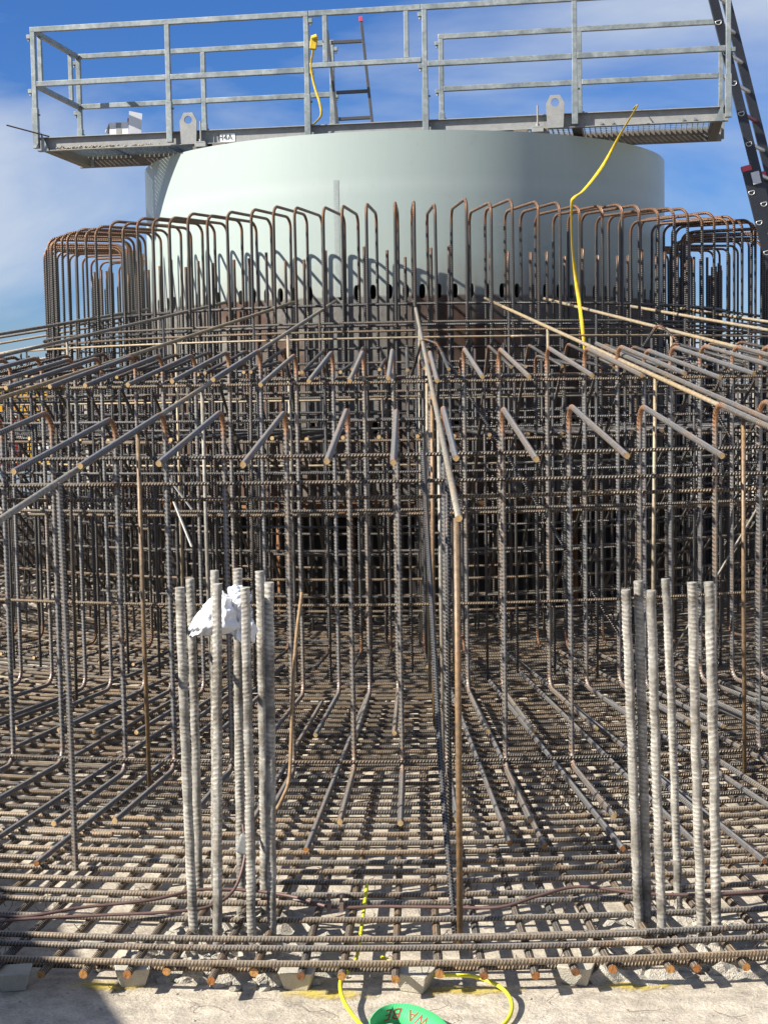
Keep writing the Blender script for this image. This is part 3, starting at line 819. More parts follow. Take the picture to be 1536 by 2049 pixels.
# ------------------------------------------------------------------ starter bars
SL = [(-0.670, -8.58, -0.684, 1.08, 0, 'leftmost cement-coated starter bar of the left group, in front'), (-0.683, -8.37, -0.683, 1.08, 0, 'cement-coated starter bar of the left group, second from left, behind the bag corner'),
      (-0.60, -8.59, -0.572, 1.09, 0, 'cement-coated starter bar in front of the white plastic bag'), (-0.628, -8.42, -0.60, 1.11, 0, 'starter bar hidden behind the front bar, its tip showing above the white bag'),
      (-0.545, -8.42, -0.53, 1.115, 0, 'dark shaded starter bar behind the white plastic bag'), (-0.495, -8.60, -0.487, 1.08, 0, 'cement-coated starter bar just right of the white bag'),
      (-0.472, -8.42, -0.462, 1.105, 0, 'starter bar of the left group, second from right, set back'), (-0.437, -8.58, -0.420, 1.09, 0, 'rightmost starter bar of the left group')]
SR = [(0.675, -8.55, 0.638, 1.05, 0, 'leftmost starter bar of the right group'), (0.703, -8.53, 0.68, 1.072, 0, 'coarse-ribbed starter bar, second from left in the right group'),
      (0.73, -8.65, 0.697, 1.06, 0, 'starter bar with a rust patch, third from left in the right group'), (0.806, -8.49, 0.768, 1.072, 0, 'starter bar with a bright ridge, set back in the right group'),
      (0.848, -8.64, 0.818, 1.08, 0, 'starter bar with a long seam, second from right in the right group'), (0.888, -8.65, 0.867, 1.08, 0, 'rightmost starter bar of the right group')]
for gi, S in enumerate((SL, SR)):
    for i, (x0, y, x1, h, _, lab) in enumerate(S):
        if y < -8.5:      # the front bars stand between the two outer rings
            k_ = (13.1 + y - 0.115) / (13.1 + y); y -= 0.115; x0 *= k_; x1 *= k_; h = 1.65 - (1.65 - h) * k_
        yt = y + rnd.uniform(-0.01, 0.01)
        pth = [(0, 0, -0.02), ((x1 - x0) * .5 + rnd.uniform(-.004, .004), (yt - y) * .5, h * 0.5), (x1 - x0, yt - y, h)]
        me = bar_mesh('starter_bar', pth, 0.0128 if i != 3 else 0.0118, 'starter', 'starter', 14, rnd.choice((0.0135, 0.015, 0.0125)), None, True, 0.0021, rnd.uniform(0, 3.1), rnd.choice((0.6, -0.6, 0.8)), i + 1 + gi * 20)
        # cement crust: uneven radius
        co = np.empty(len(me.vertices) * 3); me.vertices.foreach_get('co', co); co = co.reshape(-1, 3)
        ph = rnd.uniform(0, 9)
        wob = 0.0012 * np.sin(co[:, 2] * 37 + ph) * np.cos(np.arange(len(co)) * 0.9) + np.random.RandomState(i + gi * 20).normal(0, 0.00035, len(co))
        co[:, 0] += wob; co[:, 1] += np.roll(wob, 3)
        me.vertices.foreach_set('co', co.ravel()); me.update()
        o = link('starter_bar', me, None, loc=(x0, y, 0), label=lab, cat='rebar', group='starter bars cast into the pile heads')
        o.rotation_euler.z = 0
# ------------------------------------------------------------------ pile heads (broken concrete) and rubble
def pile_head(cx, cy, rad, seed, label):
    g = random.Random(seed)
    bm = bmesh.new()
    n, rg = 46, 12
    rows = []
    for k in range(rg + 1):
        row = []
        for i in range(n):
            a = 2 * math.pi * i / n
            edge = rad * (1 + 0.10 * math.sin(3 * a + seed) + 0.07 * math.sin(7 * a + 2 * seed) + 0.04 * g.uniform(-1, 1))
            q = k / rg
            hgt = 0.022 * (1 - q ** 6) + (0.022 * math.sin(5 * q * math.cos(a) + seed) * math.sin(6 * q * math.sin(a) + 2 * seed) + g.uniform(-0.014, 0.022)) * (1 - q ** 10)
            if k == rg: hgt = -0.01
            row.append(bm.verts.new((edge * q * math.cos(a) + g.uniform(-.007, .007), edge * q * math.sin(a) * 0.8 + g.uniform(-.007, .007), hgt)))
        rows.append(row)
    for k in range(rg):
        for i in range(n):
            j = (i + 1) % n
            bm.faces.new((rows[k][i], rows[k + 1][i], rows[k + 1][j], rows[k][j]))
    me = bpy.data.meshes.new('pile_head'); bm.to_mesh(me); bm.free(); me.materials.append(M['rubble'])
    return link('pile_head', me, None, loc=(cx, cy, 0.002), label=label, cat='pile head', group='broken pile heads')
pile_head(-0.53, -8.66, 0.36, 3, 'rough broken concrete pile head under the left starter bars')
pile_head(0.80, -8.68, 0.36, 8, 'rough broken concrete pile head under the right starter bars')
def stone(c, s, g):
    bm = bmesh.new(); bmesh.ops.create_icosphere(bm, subdivisions=1, radius=1)
    for v in bm.verts:
        v.co *= g.uniform(0.65, 1.2)
        v.co = Vector((c[0] + v.co.x * s, c[1] + v.co.y * s * 0.8, c[2] + max(v.co.z, -0.6) * s * 0.55))
    V = [tuple(v.co) for v in bm.verts]; F = [tuple(v.index for v in q.verts) for q in bm.faces]
    bm.free(); return V, F
g = random.Random(5)
rb = MB()
for k in range(150):
    c0 = g.choice(((-0.52, -8.82), (0.86, -8.84), (-0.45, -8.85), (0.95, -8.80)))
    V, F = stone((c0[0] + g.gauss(0, 0.17), c0[1] + g.gauss(0, 0.055), 0.006), g.choice((0.006, 0.009, 0.014, 0.022, 0.034)), g)
    rb.add(V, F)
for k in range(120):
    V, F = stone((g.uniform(-1.5, 1.5), g.uniform(-9.4, -8.6), 0.0015), g.choice((0.003, 0.004, 0.006)), g)
    rb.add(V, F)
rb.build('rubble', 'rubble', None, kind='stuff', label='broken concrete crumbs scattered along the mat edge', cat='rubble')
for (x, y, s_, lab) in [(-0.40, -8.90, 0.062, 'pale broken concrete lump right of the orange wedge, under the mat edge'), (-0.52, -8.89, 0.06, 'pale broken concrete lump left of the orange wedge, under the mat edge'), (-0.63, -8.875, 0.055, 'pale concrete lump left of the left starter bars, under the mat edge'),
                        (0.56, -8.885, 0.085, 'large pale concrete lump right of the rightmost spacer'), (0.72, -8.875, 0.06, 'concrete lump in front of the rust-patched starter bar'), (0.86, -8.87, 0.065, 'concrete lump in front of the rightmost starter bars'), (1.0, -8.85, 0.06, 'concrete lump at the right edge under the mat')]:
    bm = bmesh.new(); bmesh.ops.create_icosphere(bm, subdivisions=3, radius=1)
    sd = g.random() * 10
    for v in bm.verts:
        d = 1 + 0.30 * math.sin(v.co.x * 4 + sd) * math.cos(v.co.y * 5 + sd) + 0.10 * math.sin(v.co.x * 11 + v.co.z * 9 + sd) + g.uniform(-0.05, 0.05)
        v.co = Vector((v.co.x * s_ * d * 1.15, v.co.y * s_ * 0.75 * d, max(v.co.z * s_ * 0.62 * d, -0.01)))
    me = bpy.data.meshes.new('concrete_lump'); bm.to_mesh(me); bm.free(); me.materials.append(M['rubble'])
    link('concrete_lump', me, None, loc=(x, y, 0.0), label=lab, cat='concrete lump', group='broken concrete lumps')

# ------------------------------------------------------------------ spacers, paint, cables, sling, wires
def spacer(x, y, rz, label, s=0.9):
    m_ = MB(); a, b, h = 0.066 * s, 0.046 * s, 0.055
    V = [(-a * .68, -b * .62, 0), (a * .68, -b * .62, 0), (a * .68, b * .62, 0), (-a * .68, b * .62, 0), (-a, -b, h), (a, -b, h), (a, b, h), (-a, b, h)]
    m_.add([(q[0] * .82, q[1], q[2]) for q in V], [(0, 3, 2, 1), (4, 5, 6, 7), (0, 1, 5, 4), (1, 2, 6, 5), (2, 3, 7, 6), (3, 0, 4, 7)])
    o = m_.build('concrete_spacer', 'spacer', None, 0.003, label=label, cat='spacer', group='concrete spacers under the mat edge')
    o.location = (x, y, 0.001); o.rotation_euler.z = R_(rz)
spacer(-1.126, -8.93, 8, 'concrete spacer block at the left edge under the mat')
spacer(-0.798, -8.91, 14, 'concrete spacer block half in the dark shadow on the left')
spacer(-0.33, -8.945, -10, 'concrete spacer block left of the yellow cable')
spacer(-0.006, -8.97, -22, 'concrete spacer block between the two ends of the yellow cable')
spacer(0.444, -8.93, -18, 'concrete spacer block on the right, beside the yellow paint')
def paint_mark(x, y, lx, ly, rz, label):
    V, F = [], []
    n = 8
    for j in range(3):
        for i in range(n + 1):
            V.append(((i / n - .5) * lx, (j / 2 - .5) * ly, 0))
    for j in range(2):
        for i in range(n):
            a = j * (n + 1) + i; F.append((a, a + 1, a + n + 2, a + n + 1))
    me = bpy.data.meshes.new('paint_mark'); me.from_pydata(V, [], F)
    uv = me.uv_layers.new(name='UVMap')
    for p in me.polygons:
        for li in p.loop_indices:
            q = V[me.loops[li].vertex_index]; uv.data[li].uv = (q[0] / lx + .5, q[1] / ly + .5)
    me.materials.append(M['paint_mark'])
    o = link('paint_mark', me, None, loc=(x, y, 0.004), rz=R_(rz), label=label, cat='paint mark', group='yellow spray paint on the slab')
paint_mark(-0.86, -8.925, 0.34, 0.14, -2, 'yellow spray paint mark half in shadow at the left')
paint_mark(-0.25, -9.005, 0.38, 0.13, -2, 'yellow spray paint mark left of the green sling')
paint_mark(0.15, -8.985, 0.42, 0.13, 3, 'yellow spray paint mark inside the yellow cable loop')
paint_mark(0.61, -8.965, 0.34, 0.13, 4, 'bright yellow spray paint mark on the right')
paint_mark(-1.16, -8.92, 0.16, 0.09, 0, 'faint yellow spray paint mark at the left edge')
def smooth(pts, n=8):
    P = [Vector(p) for p in pts]; P = [P[0] * 2 - P[1]] + P + [P[-1] * 2 - P[-2]]; o_ = []
    for i in range(1, len(P) - 2):
        for k in range(n):
            t_ = k / n
            o_.append(tuple(0.5 * ((2 * P[i]) + (P[i + 1] - P[i - 1]) * t_ + (2 * P[i - 1] - 5 * P[i] + 4 * P[i + 1] - P[i + 2]) * t_ ** 2 + (3 * P[i] - P[i - 1] - 3 * P[i + 1] + P[i + 2]) * t_ ** 3)))
    o_.append(tuple(P[-2])); return o_
def cable(name, pts, r, mat, label, cat='cable', n=10, **kw):
    m_ = MB(); m_.tube(smooth(pts), r, n)
    return m_.build(name, mat, None, label=label, cat=cat, **kw)
cable('earth_cable', [(-0.15, -8.46, 0.13), (-0.158, -8.62, 0.085), (-0.172, -8.80, 0.03), (-0.192, -8.93, 0.04), (-0.208, -9.04, 0.05), (-0.195, -9.13, 0.035), (-0.15, -9.24, 0.02), (-0.08, -9.36, 0.012)], 0.0055, 'cable_yg', 'yellow-green earth cable curling down to the left of the green sling')
cable('earth_cable', [(-0.10, -8.78, 0.022), (-0.03, -8.88, 0.024), (0.035, -8.95, 0.034), (0.10, -8.975, 0.042), (0.17, -8.995, 0.042), (0.228, -9.05, 0.034), (0.25, -9.12, 0.022), (0.235, -9.21, 0.014), (0.18, -9.32, 0.012)], 0.0055, 'cable_yg', 'yellow-green earth cable curving out to the right of the green sling')
cable('copper_cable', [(-1.5, -8.55, 0.12), (-1.2, -8.66, 0.113), (-1.0, -8.60, 0.118), (-0.8, -8.56, 0.125), (-0.66, -8.50, 0.135), (-0.5, -8.50, 0.13), (-0.36, -8.54, 0.12), (-0.25, -8.615, 0.115), (-0.1, -8.61, 0.113), (0.1, -8.62, 0.112), (0.25, -8.63, 0.114), (0.37, -8.58, 0.13), (0.5, -8.53, 0.14), (0.7, -8.56, 0.125), (0.95, -8.55, 0.12), (1.4, -8.45, 0.115)], 0.0052, 'cable_copper', 'dark copper earthing cable running across the mat between the starter groups')
cable('copper_cable', [(-1.45, -8.82, 0.115), (-1.2, -8.70, 0.115), (-0.95, -8.665, 0.115), (-0.75, -8.65, 0.117), (-0.62, -8.62, 0.122), (-0.55, -8.55, 0.15), (-0.52, -8.48, 0.24), (-0.53, -8.44, 0.32)], 0.0050, 'cable_copper', 'second copper earthing cable looping up to the left starter group')
for (x, lab) in ((-0.258, 'small bolted cable clamp nearest the left starter bars'), (-0.222, 'small bolted cable clamp right beside its twin')):
    m_ = MB(); m_.box((x, -8.613, 0.116), (0.012, 0.03, 0.028)); m_.tube([(x, -8.613, 0.12), (x, -8.613, 0.152)], 0.005, 6); m_.tube([(x, -8.613, 0.145), (x, -8.613, 0.153)], 0.009, 6)
    m_.build('cable_clamp', 'clamp', None, label=lab, cat='clamp', group='cable clamps')
# white lead clamp blob on a starter bar
m_ = MB(); m_.box((-0.508, -8.585, 0.30), (0.045, 0.02, 0.06), Matrix.Rotation(0.3, 3, 'Y'))
m_.build('grey_clip', 'plate', None, 0.006, label='small grey clip pressed between two left starter bars', cat='clip')
m_ = MB(); m_.box((-0.445, -8.905, 0.035), (0.018, 0.012, 0.06), Matrix.Rotation(0.35, 3, 'Y'))
m_.build('plastic_wedge', 'ochre', None, 0.003, label='small orange plastic wedge stuck in front of the left pile head', cat='wedge')
# green sling: a standing loop of webbing
def sling():
    t = empty('lifting_sling', (-0.07, -9.22, 0), label='green webbing sling standing in a loop at the bottom edge', cat='sling')
    prof = [(-0.122, -9.31), (-0.114, -9.262), (-0.101, -9.226), (-0.080, -9.203), (-0.054, -9.197), (-0.024, -9.210), (0.004, -9.24), (0.03, -9.285), (0.05, -9.345)]
    P = smooth([(x, y, 0) for x, y in prof], 8)
    wd = [0.075] * len(P)
    V, F, U = [], [], []
    s = 0
    for i, p_ in enumerate(P):
        if i: s += (Vector(P[i]) - Vector(P[i - 1])).length
        q = i / (len(P) - 1)
        lean = 0.0 + 0.055 * q          # the right-hand half leans out flat
        lo = Vector((p_[0] - lean * 0.1, p_[1] - lean * 0.25, 0.004)); hi = Vector((p_[0] + lean * 0.6, p_[1] + lean * 0.35 + 0.01, 0.054 - 0.016 * q))
        V += [tuple(lo), tuple(hi)]; U += [(s, 0), (s, 1)]
    for i in range(len(P) - 1):
        a = 2 * i; F.append((a, a + 2, a + 3, a + 1))
    me = bpy.data.meshes.new('webbing'); me.from_pydata(V, [], F); uv = me.uv_layers.new(name='UVMap')
    for p_ in me.polygons:
        p_.use_smooth = True
        for li in p_.loop_indices: uv.data[li].uv = U[me.loops[li].vertex_index]
    me.materials.append(M['sling'])
    o = bpy.data.objects.new('webbing', me); col.objects.link(o); o.parent = t; o.matrix_parent_inverse = Matrix.Translation((0.07, 9.22, 0))
    so = o.modifiers.new('t', 'SOLIDIFY'); so.thickness = 0.003; so.offset = 0
    return t, P
sl, slP = sling()
def text_mesh(body, size, depth=0.0008):
    cu = bpy.data.curves.new('lettering', 'FONT'); cu.body = body; cu.size = size; cu.extrude = depth; cu.align_x = 'CENTER'; cu.align_y = 'CENTER'; cu.resolution_u = 3
    o = bpy.data.objects.new('tmp', cu); col.objects.link(o)
    dg = bpy.context.evaluated_depsgraph_get(); me = bpy.data.meshes.new_from_object(o.evaluated_get(dg))
    bpy.data.objects.remove(o); bpy.data.curves.remove(cu)
    return me
def lettering(body, size, mat, parent, loc, xdir, ydir):
    me = text_mesh(body, size); me.materials.clear(); me.materials.append(M[mat])
    x = Vector(xdir).normalized(); y = Vector(ydir); y = (y - x * y.dot(x)).normalized(); z = x.cross(y)
    mt = Matrix((x, y, z)).transposed().to_4x4(); mt.translation = Vector(loc)
    me.transform(mt)
    o = bpy.data.objects.new('lettering', me); col.objects.link(o)
    if parent is not None:
        o.parent = parent; bpy.context.view_layer.update(); o.matrix_parent_inverse = parent.matrix_world.inverted()
    return o
# the print is upside down, as the sling happens to stand; it follows the curve of the band
def sling_text(body, size, s0):
    me = text_mesh(body, size, 0.0002); me.materials.clear(); me.materials.append(M['sling_print'])
    P = [Vector(q) for q in slP]; cum = [0.0]
    for i in range(1, len(P)): cum.append(cum[-1] + (P[i] - P[i - 1]).length)
    def lohi(sv):
        i = max(0, min(len(P) - 2, next((j for j in range(len(cum) - 1) if cum[j + 1] >= sv), len(P) - 2)))
        fr = (sv - cum[i]) / (cum[i + 1] - cum[i]); p_ = P[i].lerp(P[i + 1], fr); q = (i + fr) / (len(P) - 1); lean = 0.055 * q
        lo = Vector((p_.x - lean * 0.1, p_.y - lean * 0.25, 0.004)); hi = Vector((p_.x + lean * 0.6, p_.y + lean * 0.35 + 0.01, 0.054 - 0.016 * q))
        return lo, hi, (P[i + 1] - P[i]).normalized()
    for v in me.vertices:
        lo, hi, tg = lohi(s0 - v.co.x); w_ = (hi - lo).length
        nrm_ = tg.cross(hi - lo).normalized()
        if nrm_.y > 0: nrm_ = -nrm_
        v.co = lo.lerp(hi, 0.5 - v.co.y / w_) + nrm_ * (0.0022 + v.co.z)
    o = bpy.data.objects.new('lettering', me); col.objects.link(o); o.parent = sl.children[0]
sling_text('BE', 0.044, 0.128)
sling_text('WA', 0.044, 0.205)

# bent scraps of tie wire on the slab
for k, (x, y) in enumerate([(-0.62, -9.04), (-0.33, -9.08), (-0.80, -9.0), (-0.46, -8.99), (0.08, -9.06), (0.1, -9.15), (0.36, -9.1), (0.55, -9.12), (-0.27, -9.1), (0.78, -9.14), (-0.5, -9.12)]):
    a = rnd.uniform(0, 6.28); pts = []; px, py = x, y
    for j in range(6):
        pts.append((px, py, 0.004 + rnd.uniform(0, 0.004))); px += 0.022 * math.cos(a); py += 0.022 * math.sin(a); a += rnd.uniform(-1.0, 1.0)
    cable('wire_scrap', pts, 0.0006, 'wire', 'short bent scrap of tie wire lying on the concrete', 'wire', 4, group='tie wire scraps on the slab')
# rusty stick leaning in the left starter group
m_ = MB(); m_.tube(smooth([(-0.455, -8.30, 0.30), (-0.415, -8.30, 0.37), (-0.395, -8.28, 0.44), (-0.385, -8.24, 0.66), (-0.372, -8.20, 0.85), (-0.352, -8.16, 1.005)]), 0.0058, 8)
m_.build('bent_stick', 'stick', None, label='thin tan stick bent at the bottom, right of the left starter bars', cat='stick')
link('upright_rod', bar_mesh('upright_rod', [(-0.478, -8.37, 0.05), (-0.478, -8.37, 0.3), (-0.474, -8.37, 0.62)], 0.007, 'rust_post', sides=8), None, label='short ochre rod standing behind the left starter bars', cat='rod')
# white laths caught in the bars on the left
for a, b, lab in [((-1.02, -6.6, 1.30), (-0.93, -6.55, 1.16), 'short white lath wedged high in the bars on the left'), ((-1.0, -6.6, 1.20), (-0.935, -6.55, 1.0), 'longer white lath hanging lower in the bars on the left')]:
    m_ = MB(); m_.bar(a, b, 0.012, 0.006); m_.build('white_lath', 'wood', None, label=lab, cat='lath', group='white laths in the bars')
# ------------------------------------------------------------------ white plastic bag
def bag():
    def lump(sx, sy, sz, seed, fold=1.0, cuts=4):
        bm = bmesh.new(); bmesh.ops.create_icosphere(bm, subdivisions=cuts, radius=1)
        for v in bm.verts:
            c = v.co.copy()
            d = 1 + fold * (0.10 * math.sin(c.x * 4 + c.z * 3 + seed) + 0.10 * (abs(math.sin(c.x * 3.5 + c.z * 4.5 + seed)) - 0.5) + 0.09 * abs(math.sin(c.z * 7 - c.x * 6 + c.y * 3 + seed * 2)) + 0.16 * (1 - abs(math.sin(c.x * 3.1 - c.z * 2.3 + c.y * 2 + seed))) ** 5)
            v.co = Vector((c.x * sx * d, c.y * sy * d, c.z * sz * d))
        V = [v.co.copy() for v in bm.verts]; F = [tuple(v.index for v in q.verts) for q in bm.faces]
        bm.free(); return V, F
    m_ = MB()
    V, F = lump(0.038, 0.035, 0.044, 1.0, 1.2, 5); m_.add([(q.x - 0.512, q.y - 8.515, q.z + 1.035) for q in V], F, True)
    V, F = lump(0.080, 0.035, 0.054, 2.6, 1.1, 5)      # pulled-out pouch on the left
    rot = Matrix.Rotation(R_(-30), 3, 'Y'); W = []
    for q in V:
        tp = 0.95 + q.x * 5.0 if q.x > -0.08 else 0.55
        q = rot @ Vector((q.x, q.y * tp, q.z * max(tp, 0.45)))
        W.append((q.x - 0.600, q.y - 8.535, q.z + 0.972))
    m_.add(W, F, True)
    V, F = lump(0.040, 0.03, 0.066, 5.3, 2.0, 5)       # hanging folded tail
    W = []
    for q in V:
        k = 1.0 if q.z > 0 else 1 + q.z * 7
        W.append((q.x * k - 0.513 + max(0, -q.z) * 0.35, q.y - 8.505, q.z + 0.955))
    m_.add(W, F, True)
    m_.v = [(-0.555 + (x + 0.555) * 0.9, y, 0.985 + (z - 0.985) * 0.92) for x, y, z in m_.v]
    return m_.build('plastic_bag', 'bag', None, label='crumpled white plastic bag snagged between the left starter bars', cat='bag')
bag()

# ------------------------------------------------------------------ work platform on the tower
PA = math.atan2(-0.76, 5.13)
plat = empty('work_platform', (-2.81, -1.21, 3.52), PA, label='galvanised work platform with guard rails lying across the tower top', cat='platform')
PL, PW = 5.19, 0.92
BH = 0.105
def pb(): return MB()
# channel beams, open outwards
def channel(name, y, sgn):
    m_ = pb()
    m_.box((PL / 2, y, BH / 2), (PL - 0.04, 0.008, BH - 0.0128))
    m_.box((PL / 2, y - sgn * 0.016, BH - 0.003), (PL - 0.04, 0.038, 0.006))
    m_.box((PL / 2, y - sgn * 0.022, 0.003), (PL - 0.04, 0.05, 0.006))
    m_.build(name, 'plate' if sgn > 0 else 'dark_steel', plat, 0.0015)  # back beam takes the darker brown, front beam the plate grey
channel('front_beam', 0.035, 1); channel('back_beam', PW - 0.035, -1)
for i, x in enumerate((0.085, 1.35, 2.14, 3.01, 4.1, 5.10)):
    m_ = pb(); m_.box((x, PW / 2, 0.035), (0.07, PW - 0.085, 0.066)); m_.build('cross_beam', 'dark_steel', plat, 0.002)
    m_ = pb(); m_.box((x, PW / 2 + 0.42, 0.03), (0.13, 0.008, 0.06)); m_.tube([(x - 0.04, PW + 0.03 - 0.07, 0.03), (x - 0.04, PW - 0.07, 0.03)], 0.011, 6); m_.build('joint_plate', 'plate', plat)
gm = pb()
for i in range(int(PL / 0.040)):
    x = 0.1 + i * 0.040
    if x > PL - 0.1: break
    gm.box((x, PW / 2, 0.083), (0.003, PW - 0.09, 0.028))
for j in range(9):
    gm.box((PL / 2, 0.07 + j * 0.098, 0.0925), (PL - 0.2, 0.004, 0.0055))
gm.build('grating', 'galv', plat, kind='stuff')
RT, RM = 0.905, 0.50     # rail heights above the beam's underside
fx = [0.02, 1.075, 2.135, 3.012, 4.093, 5.17]
def post(x, y, top, slv=True, bottom=0.03):
    m_ = pb(); m_.box((x, y, (top + bottom) / 2), (0.036, 0.036, top - bottom)); o = m_.build('post', 'galv', plat, 0.003)
    if slv:
        m_ = pb(); m_.box((x, y, 0.17), (0.044, 0.044, 0.30)); m_.tube([(x + 0.022, y, 0.27), (x + 0.036, y, 0.27)], 0.008, 6); m_.build('socket', 'galv', o, 0.002)
def railp(x0, x1, y, z, name='rail'):
    m_ = pb(); m_.box(((x0 + x1) / 2, y, z), (x1 - x0, 0.034, 0.040)); m_.build(name, 'galv', plat, 0.004)
def hook(x, y, z):
    m_ = pb(); m_.box((x, y, z), (0.03, 0.03, 0.03)); m_.tube([(x, y, z - 0.012), (x, y, z - 0.036)], 0.009, 8); m_.build('latch', 'galv', plat, 0.002)
for side, y in (('front', -0.022), ('back', PW + 0.022)):
    for x in fx: post(x, y, RT - 0.02)
    railp(0.0, 2.155, y, RT); railp(0.04, 1.057, y, RM); railp(1.093, 2.117, y, RM)
    railp(2.99, 5.19, y, RT); railp(3.03, 4.075, y, RM); railp(4.111, 5.152, y, RM)
    if side == 'front':
        m_ = pb(); m_.box((2.573, y, RT), (0.83, 0.034, 0.040)); m_.build('gate_rail', 'galv', plat, 0.004)
        m_ = pb(); m_.box((2.573, y - 0.002, RM + 0.03), (0.83, 0.034, 0.036)); m_.build('gate_rail', 'galv', plat, 0.004)
        for x in (2.276, 2.878):
            m_ = pb(); m_.box((x, y, (RT + RM + 0.03) / 2), (0.034, 0.03, RT - RM - 0.068)); m_.build('gate_upright', 'galv', plat, 0.003)
    for x in (2.135 + 0.033, 3.012 - 0.033):
        hook(x, y, RT - 0.05); hook(x, y, RM - 0.015)
    hook(-0.014, y, RT - 0.05); hook(-0.014, y, RM - 0.05)
    hook(5.204, y, RM - 0.01)
# end rails (left end closed, right end open for the ladder)
for z in (RT, RM):
    m_ = pb(); m_.box((0.012, PW / 2, z - 0.001), (0.034, PW - 0.002, 0.038)); m_.build('end_rail', 'galv', plat, 0.004)
for y in (0.13, PW - 0.14):
    m_ = pb(); m_.box((0.012, y, (RT + RM) / 2), (0.032, 0.032, RT - RM - 0.042)); m_.build('end_upright', 'galv', plat, 0.003)
# corner gusset plates on the end posts
for x, sgn in ((0.055, 1), (5.135, -1)):
    m_ = pb(); V = [(x, -0.018, 0.0), (x + sgn * 0.06, -0.018, 0.0), (x, -0.018, 0.14), (x, -0.010, 0.0), (x + sgn * 0.06, -0.010, 0.0), (x, -0.010, 0.14)]
    m_.add(V, [(0, 1, 2), (3, 5, 4), (0, 3, 4, 1), (1, 4, 5, 2), (2, 5, 3, 0)]); m_.build('gusset', 'galv', plat)
# lifting lugs: plates with a hole
def lug(x, y):
    outl = [(-0.058, 0.0), (0.058, 0.0), (0.066, 0.17), (0.034, 0.232), (-0.034, 0.232), (-0.066, 0.17)]
    k = 24; cz = 0.178; rr_ = 0.03
    def ray_hit(a):
        d = Vector((math.cos(a), math.sin(a))); best = None
        for i in range(len(outl)):
            p, q = Vector(outl[i]), Vector(outl[(i + 1) % len(outl)]); o_ = Vector((0, cz)); e = q - p
            den_ = d.x * e.y - d.y * e.x
            if abs(den_) < 1e-9: continue
            w_ = p - o_; t_ = (w_.x * e.y - w_.y * e.x) / den_; u_ = (w_.x * d.y - w_.y * d.x) / den_
            if t_ > 0 and -1e-6 <= u_ <= 1 + 1e-6 and (best is None or t_ < best): best = t_
        return (d.x * best, cz + d.y * best)
    V, F = [], []
    angs = sorted([2 * math.pi * i / k for i in range(k)] + [math.atan2(q[1] - cz, q[0]) % (2 * math.pi) for q in outl]); k = len(angs)
    for yy in (y - 0.008, y + 0.008):
        for a in angs: V.append((x + rr_ * math.cos(a), yy, cz + rr_ * math.sin(a)))
        for a in angs: q = ray_hit(a); V.append((x + q[0], yy, q[1]))
    for i in range(k):
        j = (i + 1) % k
        F += [(i, k + i, k + j, j), (2 * k + i, 2 * k + j, 3 * k + j, 3 * k + i), (k + i, 3 * k + i, 3 * k + j, k + j), (i, j, 2 * k + j, 2 * k + i)]
    m_ = pb(); m_.add(V, F); m_.build('lifting_lug', 'plate', plat)
for x in (1.222, 3.952): lug(x, -0.03)
for x in (1.315, 3.825):
    m_ = pb(); m_.box((x, -0.02, -0.01), (0.085, 0.07, 0.03)); m_.tube([(x, -0.03, 0.0), (x, -0.03, 0.165)], 0.0065, 8); m_.tube([(x, -0.03, 0.008), (x, -0.03, 0.034)], 0.015, 6)
    m_.box((x, -0.03, 0.012), (0.07, 0.03, 0.008)); m_.build('clamp_bolt', 'plate', plat, 0.001)
for x in (1.3, 3.85, 1.45, 3.7):
    m_ = pb(); m_.box((x, 0.35, -0.022), (0.1, 0.75, 0.04)); m_.build('packing_block', 'dark_steel', plat)
for x in (4.28, 4.36, 4.86, 4.94):
    m_ = pb(); m_.tube([(x, 0.0, 0.024), (x, 0.036, 0.024)], 0.011, 6); m_.build('bolt', 'galv', plat)
m_ = pb(); m_.box((1.505, 0.0285, 0.045), (0.115, 0.003, 0.06)); sg = m_.build('sign_plate', 'white', plat)
bpy.context.view_layer.update()
pm = plat.matrix_world
lt = lettering('H4A', 0.062, 'black', None, (0, 0, 0), (1, 0, 0), (0, 0, 1))
lt.data.transform(Matrix.Translation((1.487, 0.0258, 0.045))); lt.parent = sg
g3 = random.Random(8)
sp_ = pb()
for k in range(120):
    V, F = stone((g3.uniform(0.16, 0.62) if g3.random() < .85 else g3.uniform(.6, 1.0), g3.uniform(-0.006, 0.02), 0.012 + g3.random() * 0.012), g3.choice((0.006, 0.011, 0.017)), g3)
    sp_.add(V, F)
sp_.build('mortar_spill', 'spill', plat, kind='stuff')

# thin rod lying out over the left end of the platform
m_ = MB(); m_.tube([(-2.99, -1.35, 3.70), (-2.69, -1.25, 3.625)], 0.0055, 6); m_.build('thin_rod', 'wire', None, label='thin dark rod sticking out over the left end of the platform', cat='rod')

def PP(s, y, z):    # platform-local to world
    return pm @ Vector((s, y, z))
